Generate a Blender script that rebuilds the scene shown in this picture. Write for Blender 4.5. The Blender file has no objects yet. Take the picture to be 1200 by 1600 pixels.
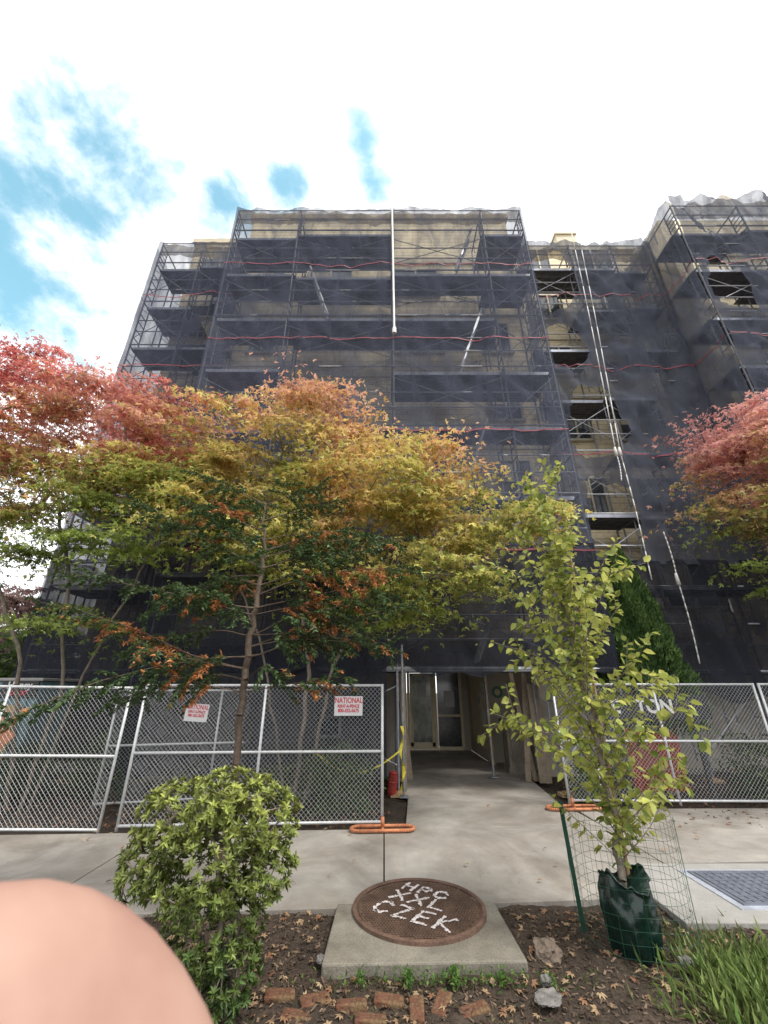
import bpy, bmesh, math, random
import numpy as np
from mathutils import Vector, Matrix, Euler, noise as mnoise
random.seed(7); rng=np.random.default_rng(7)
scene=bpy.context.scene; COL=scene.collection
R=math.radians
# ------------------------------------------------------------------ materials
def nodes_of(m):
    m.use_nodes=True; nt=m.node_tree; nt.nodes.clear(); return nt,nt.nodes,nt.links
def mat(name,col,rough=.7,metal=0.,ns=6.,amt=.25,bump=.2,bs=40.,ns2=None,col2=None,bd=.01,trans=0.,spec=.4,stain=0):
    m=bpy.data.materials.new(name); nt,N,L=nodes_of(m)
    out=N.new('ShaderNodeOutputMaterial'); b=N.new('ShaderNodeBsdfPrincipled'); L.new(b.outputs[0],out.inputs[0])
    tc=N.new('ShaderNodeTexCoord'); n1=N.new('ShaderNodeTexNoise'); n1.inputs['Scale'].default_value=ns; n1.inputs['Detail'].default_value=6; n1.inputs['Roughness'].default_value=.65
    L.new(tc.outputs['Object'],n1.inputs['Vector'])
    r=N.new('ShaderNodeValToRGB'); r.color_ramp.elements[0].position=.3; r.color_ramp.elements[1].position=.7
    c2=col2 if col2 else tuple(min(1,c*(1+amt)) for c in col)
    r.color_ramp.elements[0].color=(*[c*(1-amt) for c in col],1); r.color_ramp.elements[1].color=(*c2,1)
    L.new(n1.outputs['Fac'],r.inputs[0])
    n3=N.new('ShaderNodeTexNoise'); n3.inputs['Scale'].default_value=bs; n3.inputs['Detail'].default_value=4
    L.new(tc.outputs['Object'],n3.inputs['Vector'])
    mx=N.new('ShaderNodeMixRGB'); mx.blend_type='MULTIPLY'; mx.inputs[0].default_value=min(1,amt*1.6)
    r3=N.new('ShaderNodeValToRGB'); r3.color_ramp.elements[0].position=.35; r3.color_ramp.elements[0].color=(.45,.45,.45,1); r3.color_ramp.elements[1].position=.6
    L.new(n3.outputs['Fac'],r3.inputs[0]); L.new(r.outputs[0],mx.inputs[1]); L.new(r3.outputs[0],mx.inputs[2])
    last=mx.outputs[0]
    if stain:
        n4=N.new('ShaderNodeTexNoise'); n4.inputs['Scale'].default_value=.8; n4.inputs['Detail'].default_value=9; n4.inputs['Roughness'].default_value=.65; n4.inputs['Distortion'].default_value=1.0; L.new(tc.outputs['Object'],n4.inputs['Vector'])
        r4=N.new('ShaderNodeValToRGB'); r4.color_ramp.elements[0].position=.38; r4.color_ramp.elements[0].color=(.60,.57,.53,1); r4.color_ramp.elements[1].position=.6; r4.color_ramp.elements[1].color=(1,1,1,1)
        v=N.new('ShaderNodeTexVoronoi'); v.inputs['Scale'].default_value=5.; L.new(tc.outputs['Object'],v.inputs['Vector']); r5=N.new('ShaderNodeValToRGB'); r5.color_ramp.elements[0].position=.05; r5.color_ramp.elements[0].color=(.55,.53,.5,1); r5.color_ramp.elements[1].position=.075
        L.new(v.outputs['Distance'],r5.inputs[0])
        L.new(n4.outputs['Fac'],r4.inputs[0])
        for s_,f in ((r4.outputs[0],stain),(r5.outputs[0],stain*.7)):
            m2=N.new('ShaderNodeMixRGB'); m2.blend_type='MULTIPLY'; m2.inputs[0].default_value=f; L.new(last,m2.inputs[1]); L.new(s_,m2.inputs[2]); last=m2.outputs[0]
    L.new(last,b.inputs['Base Color'])
    b.inputs['Roughness'].default_value=rough; b.inputs['Metallic'].default_value=metal; b.inputs['Specular IOR Level'].default_value=spec
    if bump>0:
        bp=N.new('ShaderNodeBump'); bp.inputs['Strength'].default_value=bump; bp.inputs['Distance'].default_value=bd
        L.new(n3.outputs['Fac'],bp.inputs['Height']); L.new(bp.outputs[0],b.inputs['Normal'])
    return m
def siding(name,col,per=.2):
    m=mat(name,col,.75,0,1.2,.18,0,14); nt=m.node_tree; N=nt.nodes; L=nt.links
    b=[n for n in N if n.type=='BSDF_PRINCIPLED'][0]
    tc=N.new('ShaderNodeTexCoord'); sp=N.new('ShaderNodeSeparateXYZ'); L.new(tc.outputs['Object'],sp.inputs[0])
    d=N.new('ShaderNodeMath'); d.operation='DIVIDE'; d.inputs[1].default_value=per; L.new(sp.outputs['Z'],d.inputs[0])
    f=N.new('ShaderNodeMath'); f.operation='FRACT'; L.new(d.outputs[0],f.inputs[0])
    bp=N.new('ShaderNodeBump'); bp.inputs['Strength'].default_value=1; bp.inputs['Distance'].default_value=.02; bp.invert=True
    L.new(f.outputs[0],bp.inputs['Height']); L.new(bp.outputs[0],b.inputs['Normal'])
    r=N.new('ShaderNodeValToRGB'); r.color_ramp.elements[0].position=.0; r.color_ramp.elements[0].color=(.45,.42,.4,1); r.color_ramp.elements[1].position=.14
    L.new(f.outputs[0],r.inputs[0])
    old=b.inputs['Base Color'].links[0].from_socket
    mx=N.new('ShaderNodeMixRGB'); mx.blend_type='MULTIPLY'; mx.inputs[0].default_value=1
    L.new(old,mx.inputs[1]); L.new(r.outputs[0],mx.inputs[2]); L.new(mx.outputs[0],b.inputs['Base Color'])
    return m
def leafmat(name,trans=.4,rough=.5):
    m=bpy.data.materials.new(name); nt,N,L=nodes_of(m)
    out=N.new('ShaderNodeOutputMaterial'); b=N.new('ShaderNodeBsdfPrincipled'); t=N.new('ShaderNodeBsdfTranslucent'); mx=N.new('ShaderNodeMixShader')
    a=N.new('ShaderNodeAttribute'); a.attribute_name='leafcol'
    L.new(a.outputs['Color'],b.inputs['Base Color']); L.new(a.outputs['Color'],t.inputs['Color'])
    b.inputs['Roughness'].default_value=rough; b.inputs['Specular IOR Level'].default_value=.35
    mx.inputs[0].default_value=trans; L.new(b.outputs[0],mx.inputs[1]); L.new(t.outputs[0],mx.inputs[2]); L.new(mx.outputs[0],out.inputs[0])
    return m
def netmat(name,col,lo,hi,tg=1.6,sc=1.0):
    m=bpy.data.materials.new(name); nt,N,L=nodes_of(m)
    out=N.new('ShaderNodeOutputMaterial'); d=N.new('ShaderNodeBsdfDiffuse'); t=N.new('ShaderNodeBsdfTranslucent'); a=N.new('ShaderNodeMixShader'); tr=N.new('ShaderNodeBsdfTransparent'); mx=N.new('ShaderNodeMixShader')
    d.inputs[0].default_value=(*col,1); t.inputs[0].default_value=(*[min(1,c*tg) for c in col],1); a.inputs[0].default_value=.35
    L.new(d.outputs[0],a.inputs[1]); L.new(t.outputs[0],a.inputs[2])
    tc=N.new('ShaderNodeTexCoord'); mp=N.new('ShaderNodeMapping'); mp.inputs['Scale'].default_value=(1.8,1.8,.55); mp.inputs['Rotation'].default_value=(0,.35,0); L.new(tc.outputs['Object'],mp.inputs[0])
    n=N.new('ShaderNodeTexNoise'); n.inputs['Scale'].default_value=sc; n.inputs['Detail'].default_value=8; n.inputs['Roughness'].default_value=.62; n.inputs['Distortion'].default_value=1.2; L.new(mp.outputs[0],n.inputs['Vector'])
    r=N.new('ShaderNodeMapRange'); r.inputs['From Min'].default_value=.32; r.inputs['From Max'].default_value=.68; r.inputs['To Min'].default_value=lo; r.inputs['To Max'].default_value=hi
    L.new(n.outputs['Fac'],r.inputs[0]); L.new(r.outputs[0],mx.inputs[0]); L.new(tr.outputs[0],mx.inputs[1]); L.new(a.outputs[0],mx.inputs[2]); L.new(mx.outputs[0],out.inputs[0])
    return m
M={}
M['siding']=siding('beige_siding',(.80,.68,.45))
M['stucco']=mat('stucco',(.42,.38,.32),.9,0,2,.2,.3,60)
M['cream']=mat('cream_wall',(.50,.46,.39),.8,0,2,.15,.1,40)
M['dark_wall']=mat('dark_wall',(.05,.05,.055),.9,0,2,.3,.2,40)
M['trim']=mat('trim',(.62,.54,.38),.6,0,3,.15,.05,30)
M['white']=mat('white_paint',(.78,.77,.73),.5,0,4,.08,.05,30)
M['winframe']=mat('window_frame_paint',(.60,.54,.42),.5,0,4,.1,.05,30)
M['glass']=mat('window_glass',(.09,.10,.11),.12,0,1.5,.5,0,10,spec=.9)
M['doorglass']=mat('door_glass',(.30,.33,.31),.12,0,2.5,.6,0,6,spec=.9)  # pale base colour stands in for the bright interior seen through the glass
M['steel']=mat('scaffold_steel',(.24,.25,.28),.45,.3,8,.3,.1,60)
M['brace']=mat('brace_steel',(.46,.48,.52),.45,.3,8,.25,.1,60)
M['plank']=mat('deck_plank',(.14,.14,.155),.8,0,5,.35,.2,50)
M['edge']=mat('aluminium_edge',(.55,.58,.66),.4,.3,6,.2,.1,50)
M['galv']=mat('galvanised',(.60,.61,.62),.42,.35,12,.15,.05,80)
M['post']=mat('dull_steel',(.26,.27,.28),.5,.3,12,.3,.05,80)
M['wire']=mat('galvanised_wire',(.54,.55,.56),.5,.2,12,.15,0,80)
M['concrete']=mat('sidewalk_concrete',(.35,.325,.295),.9,0,1.4,.24,.5,110,bd=.004,stain=.85)
M['concrete2']=mat('slab_concrete',(.26,.24,.20),.9,0,3.5,.3,.6,70,bd=.006,stain=.8)
M['vault']=mat('vault_concrete',(.36,.35,.335),.9,0,2,.15,.4,80,bd=.004,stain=.3)
M['soil']=mat('soil',(.060,.042,.030),.95,0,6,.45,.9,45,bd=.03)
M['garden']=mat('garden_soil',(.060,.044,.033),.95,0,3,.4,.8,30,bd=.04)
M['asphalt']=mat('asphalt',(.05,.05,.052),.9,0,3,.2,.4,90)
M['iron']=mat('rusty_iron',(.13,.080,.056),.8,.1,6,.4,.3,60)
M['ironrim']=mat('iron_rim',(.15,.09,.065),.75,.1,6,.4,.3,60)
M['bark']=mat('bark',(.20,.165,.13),.9,0,9,.35,.8,45,bd=.01)
M['bark2']=mat('brown_bark',(.13,.095,.07),.9,0,14,.35,.8,60,bd=.006)
M['paint']=mat('street_paint',(.66,.60,.59),.7,0,30,.3,.1,60)
M['orange']=mat('orange_paint',(.50,.19,.09),.55,.1,8,.35,.1,60)
M['red']=mat('red_plastic',(.30,.03,.025),.6,0,5,.3,.1,30)
M['redtape']=mat('red_tape',(.26,.05,.07),.6,0,5,.3,.0,30)
M['yellow']=mat('caution_yellow',(.70,.60,.05),.5,0,8,.1,.05,40)
M['bag']=mat('green_bag_plastic',(.004,.017,.013),.25,0,5,.3,.35,7,bd=.03,spec=.5)
M['greenwire']=mat('green_wire',(.012,.06,.036),.5,.1,8,.2,0,40)
M['rope']=mat('white_rope',(.66,.65,.62),.8,0,20,.1,.2,80)
M['brick']=mat('old_brick',(.27,.085,.055),.95,0,11,.45,.9,50,bd=.012,col2=(.17,.12,.06))
M['rock']=mat('grey_rock',(.18,.17,.16),.9,0,9,.35,.8,30,bd=.02)
M['tanrock']=mat('tan_rock',(.17,.13,.10),.9,0,9,.35,.8,30,bd=.02)
M['teal']=mat('toilet_plastic',(.12,.20,.23),.5,0,3,.15,.05,30)
M['black']=mat('black_panel',(.03,.03,.033),.6,0,5,.2,.05,30)
M['wood']=mat('raw_lumber',(.40,.27,.15),.8,0,7,.25,.3,40)
M['ply']=mat('weathered_plywood',(.30,.24,.18),.85,0,4,.3,.3,40)
M['signwhite']=mat('sign_white',(.62,.62,.63),.45,0,6,.05,0,20)
M['signred']=mat('sign_red',(.55,.03,.05),.5,0,6,.05,0,20)
M['signgreen']=mat('sign_green',(.08,.24,.15),.6,0,6,.2,0,20)
M['hatch']=mat('steel_hatch',(.22,.24,.29),.5,.4,6,.2,.8,160,bd=.004)
M['doorframe']=mat('cream_door_frame',(.80,.70,.48),.45,.0,5,.1,.05,30)
M['leaf']=leafmat('leaf_foliage',.45)
M['needle']=leafmat('needle_foliage',.25)
M['gloss']=leafmat('evergreen_leaf',.25,.35)
M['litter']=leafmat('leaf_litter',.05,.9)
M['net']=netmat('scaffold_netting',(.088,.098,.134),.50,.82)
M['netgrey']=netmat('grey_netting',(.105,.116,.150),.62,.88)
M['netpale']=netmat('pale_netting',(.20,.23,.32),.42,.70,1.3)
M['netshade']=netmat('shade_toned_netting',(.038,.041,.054),.68,.93)  # same net, darker and more opaque to paint in the shade low down
M['nettan']=netmat('tan_netting',(.40,.32,.20),.55,.88,.7,1.6)
M['netred']=netmat('red_mesh',(.45,.07,.035),.45,.8)
# ------------------------------------------------------------------ helpers
def frame_axes(d):
    d=d.normalized(); a=Vector((0,0,1)) if abs(d.z)<.9 else Vector((1,0,0))
    u=d.cross(a).normalized(); return u,d.cross(u).normalized()
class MB:
    def __init__(s): s.v=[];s.f=[];s.m=[]
    def box(s,c,z,rot=None,mi=0):
        b=len(s.v); c=Vector(c)
        for i in range(8):
            p=Vector(((i&1)-.5,((i>>1)&1)-.5,((i>>2)&1)-.5)); p=Vector((p.x*z[0],p.y*z[1],p.z*z[2]))
            if rot is not None: p=Euler(rot).to_matrix()@p
            s.v.append(c+p)
        for q in ((0,2,3,1),(4,5,7,6),(0,1,5,4),(2,6,7,3),(0,4,6,2),(1,3,7,5)): s.f.append([b+k for k in q]); s.m.append(mi)
        return s
    def tube(s,p0,p1,r0,r1=None,n=6,mi=0,cap=True):
        p0=Vector(p0);p1=Vector(p1)
        if (p1-p0).length<1e-6: return s
        r1=r0 if r1 is None else r1
        u,w=frame_axes(p1-p0); b=len(s.v)
        for p,r in ((p0,r0),(p1,r1)):
            for i in range(n):
                a=2*math.pi*i/n; s.v.append(p+u*(r*math.cos(a))+w*(r*math.sin(a)))
        for i in range(n):
            j=(i+1)%n; s.f.append([b+i,b+n+i,b+n+j,b+j]); s.m.append(mi)
        if cap:
            s.f.append([b+i for i in range(n)]); s.m.append(mi); s.f.append([b+n+i for i in reversed(range(n))]); s.m.append(mi)
        return s
    def path(s,pts,r,n=6,mi=0,closed=False):
        pts=[Vector(p) for p in pts]
        if closed: pts=pts+[pts[0]]
        for a,b in zip(pts[:-1],pts[1:]): s.tube(a,b,r,r,n,mi)
        return s
    def prism(s,poly,z0,z1,mi=0):
        b=len(s.v);n=len(poly)
        for z in (z0,z1):
            for p in poly: s.v.append(Vector((p[0],p[1],z)))
        s.f.append([b+i for i in reversed(range(n))]);s.m.append(mi); s.f.append([b+n+i for i in range(n)]);s.m.append(mi)
        for i in range(n):
            j=(i+1)%n; s.f.append([b+i,b+j,b+n+j,b+n+i]);s.m.append(mi)
        return s
    def mesh(s,name,mats,smooth=False):
        me=bpy.data.meshes.new(name); me.from_pydata([tuple(v) for v in s.v],[],s.f)
        for m in mats: me.materials.append(m)
        me.polygons.foreach_set('material_index',s.m)
        if smooth: me.polygons.foreach_set('use_smooth',[True]*len(me.polygons))
        me.update(); return me
    def obj(s,name,mats,parent=None,loc=(0,0,0),rot=(0,0,0),smooth=False,bevel=0):
        o=put(name,s.mesh(name,mats if isinstance(mats,list) else [mats],smooth),parent,loc,rot)
        if bevel:
            b=o.modifiers.new('bevel','BEVEL'); b.width=bevel; b.segments=2; b.limit_method='ANGLE'
        return o
def put(name,data,parent=None,loc=(0,0,0),rot=(0,0,0)):
    o=bpy.data.objects.new(name,data); COL.objects.link(o); o.location=loc; o.rotation_euler=rot
    if parent: o.parent=parent
    return o
def empty(name,loc=(0,0,0),rot=(0,0,0)):
    o=put(name,None,None,loc,rot); o.empty_display_size=.2; return o
def tag(o,label,cat,group=None,kind=None):
    o['label']=label; o['category']=cat
    if group: o['group']=group
    if kind: o['kind']=kind
    return o
def struct(o,label=None):
    o['kind']='structure'; o['label']=label or o.name.replace('_',' '); o['category']=o.name.split('.')[0].replace('_',' '); return o
def text(name,s,size,m,parent,loc,rot,ext=.002,align='CENTER',sx=1.,bold=0.):
    c=bpy.data.curves.new(name,'FONT'); c.body=s; c.size=size; c.extrude=ext; c.align_x=align; c.align_y='CENTER'; c.offset=bold
    t=bpy.data.objects.new(name+'_tmp',c); COL.objects.link(t)
    dg=bpy.context.evaluated_depsgraph_get(); me=bpy.data.meshes.new_from_object(t.evaluated_get(dg)); bpy.data.objects.remove(t)
    me.materials.clear(); me.materials.append(m); me.name=name
    o=put(name,me,parent,loc,rot); o.scale=(sx,1,1); return o
def lobes(angs,lens,w):
    V=[];F=[]
    for a,l in zip(angs,lens):
        c,s_=math.cos(a),math.sin(a); b=len(V)
        for x,y,z in ((0,0,0),(w,.45*l,.03),(0,l,-.12),(-w,.45*l,.03)): V.append((x*c+y*s_,-x*s_+y*c,z))
        F.append((b,b+1,b+2,b+3))
    return V,F
TPL={'maple':lobes((0,.95,-.95),(1,.8,.8),.17),
 'maple5':lobes((0,.8,-.8,1.6,-1.6),(1,.85,.85,.55,.55),.15),
 'ovate':([(0,0,0),(.5,.3,.10),(.42,.66,.05),(0,1,-.14),(-.42,.66,.05),(-.5,.3,.10)],[(0,1,2,3),(0,3,4,5)]),
 'blade':([(-.5,0,0),(.5,0,0),(.35,.55,.04),(0,1,-.15),(-.35,.55,.04)],[(0,1,2,3,4)]),
 'quad':([(-.5,0,0),(.5,.1,.05),(.4,1,0),(-.45,.85,.08)],[(0,1,2,3)])}
def leaves(name,P,D,Nn,Ln,Wn,C,kind,m,parent=None):
    T,F=TPL[kind]; T=np.array(T); k=len(T); P=np.asarray(P,float);n=len(P)
    D=D/np.linalg.norm(D,axis=1,keepdims=True); S=np.cross(D,Nn); S/=np.linalg.norm(S,axis=1,keepdims=True)+1e-9; U=np.cross(S,D)
    Ln=np.broadcast_to(Ln,(n,));Wn=np.broadcast_to(Wn,(n,))
    V=P[:,None,:]+T[None,:,0,None]*S[:,None,:]*Wn[:,None,None]+T[None,:,1,None]*D[:,None,:]*Ln[:,None,None]+T[None,:,2,None]*U[:,None,:]*Ln[:,None,None]
    me=bpy.data.meshes.new(name); me.vertices.add(n*k); me.vertices.foreach_set('co',V.reshape(-1).astype(np.float32))
    idx=np.concatenate([np.array(f) for f in F]); ls=[len(f) for f in F]
    li=(idx[None,:]+(np.arange(n)*k)[:,None]).reshape(-1)
    me.loops.add(len(li)); me.loops.foreach_set('vertex_index',li.astype(np.int32))
    tot=np.tile(np.array(ls),n); st=np.concatenate([[0],np.cumsum(tot)[:-1]])
    me.polygons.add(len(tot)); me.polygons.foreach_set('loop_start',st.astype(np.int32)); me.polygons.foreach_set('loop_total',tot.astype(np.int32))
    me.update(calc_edges=True)
    a=me.attributes.new('leafcol','FLOAT_COLOR','POINT'); cc=np.ones((n,k,4),np.float32); cc[:,:,:3]=np.clip(C,0,.85)[:,None,:]; a.data.foreach_set('color',cc.reshape(-1))
    me.materials.append(m); return put(name,me,parent)
def rv(n): 
    v=rng.normal(size=(n,3)); return v/np.linalg.norm(v,axis=1,keepdims=True)
class Skel:
    def __init__(s): s.p=[];s.par=[]
    def add(s,p,par): s.p.append(np.array(p,float)); s.par.append(par); return len(s.p)-1
    def chain(s,pts,par=-1,step=.3,jit=.02):
        last=par if par>=0 else s.add(pts[0],-1)
        prev=s.p[last] if par>=0 else np.array(pts[0],float)
        for q in (pts if par>=0 else pts[1:]):
            q=np.array(q,float); n=max(1,int(np.linalg.norm(q-prev)/step)); a=prev.copy()
            for i in range(1,n+1):
                last=s.add(a+(q-a)*i/n+rng.normal(size=3)*jit*(i<n),last)
            prev=q
        return last
    def reach(s,t,step=.3,minz=0,droop=.12):
        P=np.array(s.p); d=np.linalg.norm(P-t,axis=1)+np.maximum(0,P[:,2]-t[2])*1.2+(P[:,2]<minz)*50
        j=int(np.argmin(d)); a=s.p[j]; L=np.linalg.norm(t-a); n=max(1,int(L/step)); last=j
        for i in range(1,n+1):
            f=i/n; q=a+(t-a)*f; q[2]+=droop*L*math.sin(math.pi*f)*.7; last=s.add(q+rng.normal(size=3)*.02*(i<n),last)
        return last
    def mesh(s,name,m,r0=.006,e=.5,rmax=.2,n=6,parent=None):
        has=np.zeros(len(s.p),bool)
        for i in range(len(s.p)-1,-1,-1):
            if s.par[i]>=0: has[s.par[i]]=True
        cnt=np.where(has,0.0,1.0)
        for i in range(len(s.p)-1,-1,-1):
            if s.par[i]>=0: cnt[s.par[i]]+=cnt[i]
        r=np.minimum(rmax,r0*np.maximum(cnt,1)**e)
        b=MB()
        for i in range(len(s.p)):
            j=s.par[i]
            if j>=0: b.tube(s.p[j],s.p[i],min(r[j],r[i]*1.6+.002),r[i],n if r[i]>.012 else 4,0,False)
        return b.obj(name,m,parent,smooth=True)
def ell_pts(ells,n,shell=.35):
    vol=np.array([e[1][0]*e[1][1]*e[1][2] for e in ells])**.75; w=vol/vol.sum(); out=[];gi=[]
    for k,e in enumerate(ells):
        m=max(2,int(round(n*w[k]))); u=rv(m); rr=(shell+(1-shell)*rng.random(m))**.6
        out.append(np.array(e[0])+u*rr[:,None]*np.array(e[1])); gi+= [k]*m
    return np.concatenate(out),np.array(gi)
def spray_leaves(cents,nper,rad,thick,size,colfn):
    Ps=[];Ds=[];Ns=[];tone=[]
    for c in cents:
        n=int(nper*(.4+1.2*rng.random())); r=rad*(.55+.9*rng.random()); q=rng.normal(size=(n,2))*.5; tilt=rng.normal(size=2)*.16
        z=q@tilt-.30*(q**2).sum(1)+rng.normal(size=n)*thick/r
        p=np.stack([q[:,0]*r,q[:,1]*r,z*r],1)+c; Ps.append(p)
        d=np.stack([q[:,0],q[:,1],-.35*np.ones(n)],1)+rng.normal(size=(n,3))*.5; Ds.append(d)
        Ns.append(np.array([0,0,1.])+rng.normal(size=(n,3))*.55); tone.append(np.full(n,.70+.60*rng.random()))
    P=np.concatenate(Ps);D=np.concatenate(Ds);Nn=np.concatenate(Ns); L=size*(.6+.8*rng.random(len(P)))
    return P,D,Nn,L,colfn(P)*np.concatenate(tone)[:,None]
def cnoise(P,s,seed=0):
    v=np.zeros(len(P)); r=np.random.default_rng(seed)
    for i in range(6):
        k=r.normal(size=3)*s*(1+.5*i); v+=np.sin(P@k+r.random()*6.28)/(1+.4*i)
    return v/3
# ------------------------------------------------------------------ world / sun / camera
w=bpy.data.worlds.new('World'); scene.world=w; w.use_nodes=True; nt=w.node_tree; N=nt.nodes; L=nt.links; N.clear()
SUN_EL=R(58); SUN_AZ=R(118)
out=N.new('ShaderNodeOutputWorld'); bg=N.new('ShaderNodeBackground'); bg.inputs[1].default_value=.1; L.new(bg.outputs[0],out.inputs[0])
sky=N.new('ShaderNodeTexSky'); sky.sky_type='NISHITA'; sky.sun_disc=False; sky.sun_elevation=SUN_EL; sky.sun_rotation=SUN_AZ
gain=N.new('ShaderNodeMixRGB'); gain.blend_type='MULTIPLY'; gain.inputs[0].default_value=1; gain.inputs[2].default_value=(3.8,4.8,3.5,1); L.new(sky.outputs[0],gain.inputs[1])
tc=N.new('ShaderNodeTexCoord'); nz=N.new('ShaderNodeTexNoise'); nz.inputs['Scale'].default_value=5.0; nz.inputs['Detail'].default_value=9; nz.inputs['Roughness'].default_value=.58; nz.inputs['Distortion'].default_value=.3
mpw=N.new('ShaderNodeMapping'); mpw.inputs['Scale'].default_value=(1,1,1.5); L.new(tc.outputs['Generated'],mpw.inputs[0])
L.new(mpw.outputs[0],nz.inputs['Vector'])
nz2=N.new('ShaderNodeTexNoise'); nz2.inputs['Scale'].default_value=15; nz2.inputs['Detail'].default_value=9; nz2.inputs['Roughness'].default_value=.62; L.new(mpw.outputs[0],nz2.inputs['Vector'])
acc=None
def wmath(op,a,b):
    n=N.new('ShaderNodeMath'); n.operation=op
    for i,x in enumerate((a,b)):
        if x is None: continue
        if isinstance(x,(int,float)): n.inputs[i].default_value=x
        else: L.new(x,n.inputs[i])
    return n.outputs[0]
for d,size,amp in (((-.66,.56,1.18),.17,1.0),((-.84,.60,1.09),.20,1.15),((-.578,.572,1.15),.13,1.0),((-.97,.64,1.06),.17,1.1),((-.39,.616,1.087),.11,.95),((-.81,.647,1.016),.15,.95),((-.047,.548,1.243),.085,1.1),((-.03,.60,1.15),.07,1.0),((-.89,.697,.90),.18,1.1),((-.78,.741,.80),.15,1.05),((-.25,.60,1.13),.07,1.0)):
    v=Vector(d).normalized(); dt=N.new('ShaderNodeVectorMath'); dt.operation='DISTANCE'; dt.inputs[1].default_value=v; L.new(tc.outputs['Generated'],dt.inputs[0])
    a=wmath('DIVIDE',dt.outputs['Value'],size); a=wmath('SUBTRACT',1.0,a); a=wmath('MAXIMUM',a,0.0); a=wmath('POWER',a,.7); a=wmath('MULTIPLY',a,amp)
    acc=a if acc is None else wmath('MAXIMUM',acc,a)
x=wmath('MULTIPLY',nz.outputs['Fac'],1.9); x=wmath('ADD',x,acc); y=wmath('MULTIPLY',nz2.outputs['Fac'],.7); x=wmath('ADD',x,y)
mr=N.new('ShaderNodeMapRange'); mr.interpolation_type='SMOOTHSTEP'; mr.inputs['From Min'].default_value=1.62; mr.inputs['From Max'].default_value=2.35; L.new(x,mr.inputs[0])
mx=N.new('ShaderNodeMixRGB'); L.new(mr.outputs[0],mx.inputs[0]); mx.inputs[1].default_value=(19,19.2,19.5,1); L.new(gain.outputs[0],mx.inputs[2]); L.new(mx.outputs[0],bg.inputs[0])
sl=bpy.data.lights.new('sun','SUN'); sl.energy=3.2; sl.angle=R(12); sl.color=(1,.95,.86)
so=put('sun',sl); sd=Vector((math.sin(SUN_AZ)*math.cos(SUN_EL),math.cos(SUN_AZ)*math.cos(SUN_EL),math.sin(SUN_EL))); so.rotation_euler=sd.to_track_quat('Z','Y').to_euler(); so.location=(10,-5,30)
cam=bpy.data.cameras.new('camera'); cam.sensor_fit='VERTICAL'; cam.sensor_height=36; cam.lens=14.4; cam.clip_start=.003; cam.clip_end=2000
co=put('camera',cam,None,(0,0,1.75),(R(90+23.6),0,0)); scene.camera=co
cam.dof.use_dof=True; cam.dof.focus_distance=8; cam.dof.aperture_fstop=45
scene.view_settings.view_transform='Standard'; scene.view_settings.look='None'; scene.view_settings.exposure=0
# ------------------------------------------------------------------ ground
b=MB(); b.box((0,0,-.3),(900,900,.1)); struct(b.obj('ground',M['garden']),'brown earth ground reaching the horizon')
b=MB(); b.box((0,-2.2,-.17),(120,8.4,.1)); struct(b.obj('road',M['asphalt']),'asphalt street beside the planting strip')
b=MB(); b.box((0,2.08,-.12),(120,.15,.28)); struct(b.obj('kerb',M['concrete'],bevel=.02),'concrete kerb along the street')
def grid(name,x0,x1,y0,y1,st,amp,m,z=0,fq=1.):
    nx=int((x1-x0)/st)+1; ny=int((y1-y0)/st)+1; xs=np.linspace(x0,x1,nx); ys=np.linspace(y0,y1,ny)
    V=[(x,y,z+amp*(mnoise.noise((x*2.2*fq,y*2.2*fq,1.3))+.45*mnoise.noise((x*9*fq,y*9*fq,4)) +.25*mnoise.noise((x*26*fq,y*26*fq,7)))) for y in ys for x in xs]
    F=[(j*nx+i,j*nx+i+1,(j+1)*nx+i+1,(j+1)*nx+i) for j in range(ny-1) for i in range(nx-1)]
    me=bpy.data.meshes.new(name); me.from_pydata(V,[],F); me.materials.append(m); me.polygons.foreach_set('use_smooth',[True]*len(F)); return put(name,me)
struct(grid('planting_strip',-7,7,2.16,5.7,.035,.028,M['soil'],-.035),'bare soil and mulch planting strip')
struct(grid('garden_bed',-16,16,6.9,11.6,.12,.05,M['garden'],-.06),'dark soil garden bed before the building')
near=lambda x: 4.72+.055*x+(.02*x if x>1 else 0)
far=lambda x: 6.95+.05*x
def slab(b,x0,x1,g=.007):
    b.prism([(x0+g,near(x0)),(x1-g,near(x1)),(x1-g,far(x1)),(x0+g,far(x0))],-.12,0)
b=MB()
for x0 in (-15.5,-12.4,-9.3,-6.2,-3.1,0): slab(b,x0,x0+3.1)
b.prism([(3.107,5.72),(6.2-.007,5.9),(6.2-.007,8.05),(3.107,8.0)],-.12,0)
b.prism([(6.207,5.9),(9.4,6.1),(9.4,8.1),(6.207,8.05)],-.12,0); b.prism([(9.41,6.1),(14,6.3),(14,8.1),(9.41,8.1)],-.12,0)
struct(b.obj('sidewalk',M['concrete'],bevel=.006),'grey concrete sidewalk slabs')
b=MB(); 
b.prism([(.3,6.98),(3.093,7.12),(3.0,8.6),(.42,8.6)],-.12,0.0); b.prism([(.42,8.612),(3.0,8.612),(3.2,10.68),(.42,10.68)],-.12,0); b.prism([(.44,10.692),(3.6,10.692),(3.6,12.9),(.44,12.9)],-.12,0); b.prism([(.44,12.912),(2.8,12.912),(2.8,15.2),(.44,15.2)],-.12,0)
struct(b.obj('entrance_path',M['concrete'],bevel=.006),'concrete path leading to the entrance door')
v=empty('utility_vault',(3.95,5.06,0))
b=MB(); b.box((0,0,-.055),(2.95,1.26,.13)); b.obj('vault_slab',M['vault'],v,bevel=.01)
b=MB(); b.box((.20,.0,.012),(2.1,.86,.012)); b.obj('hatch_rim',M['edge'],v)
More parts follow.
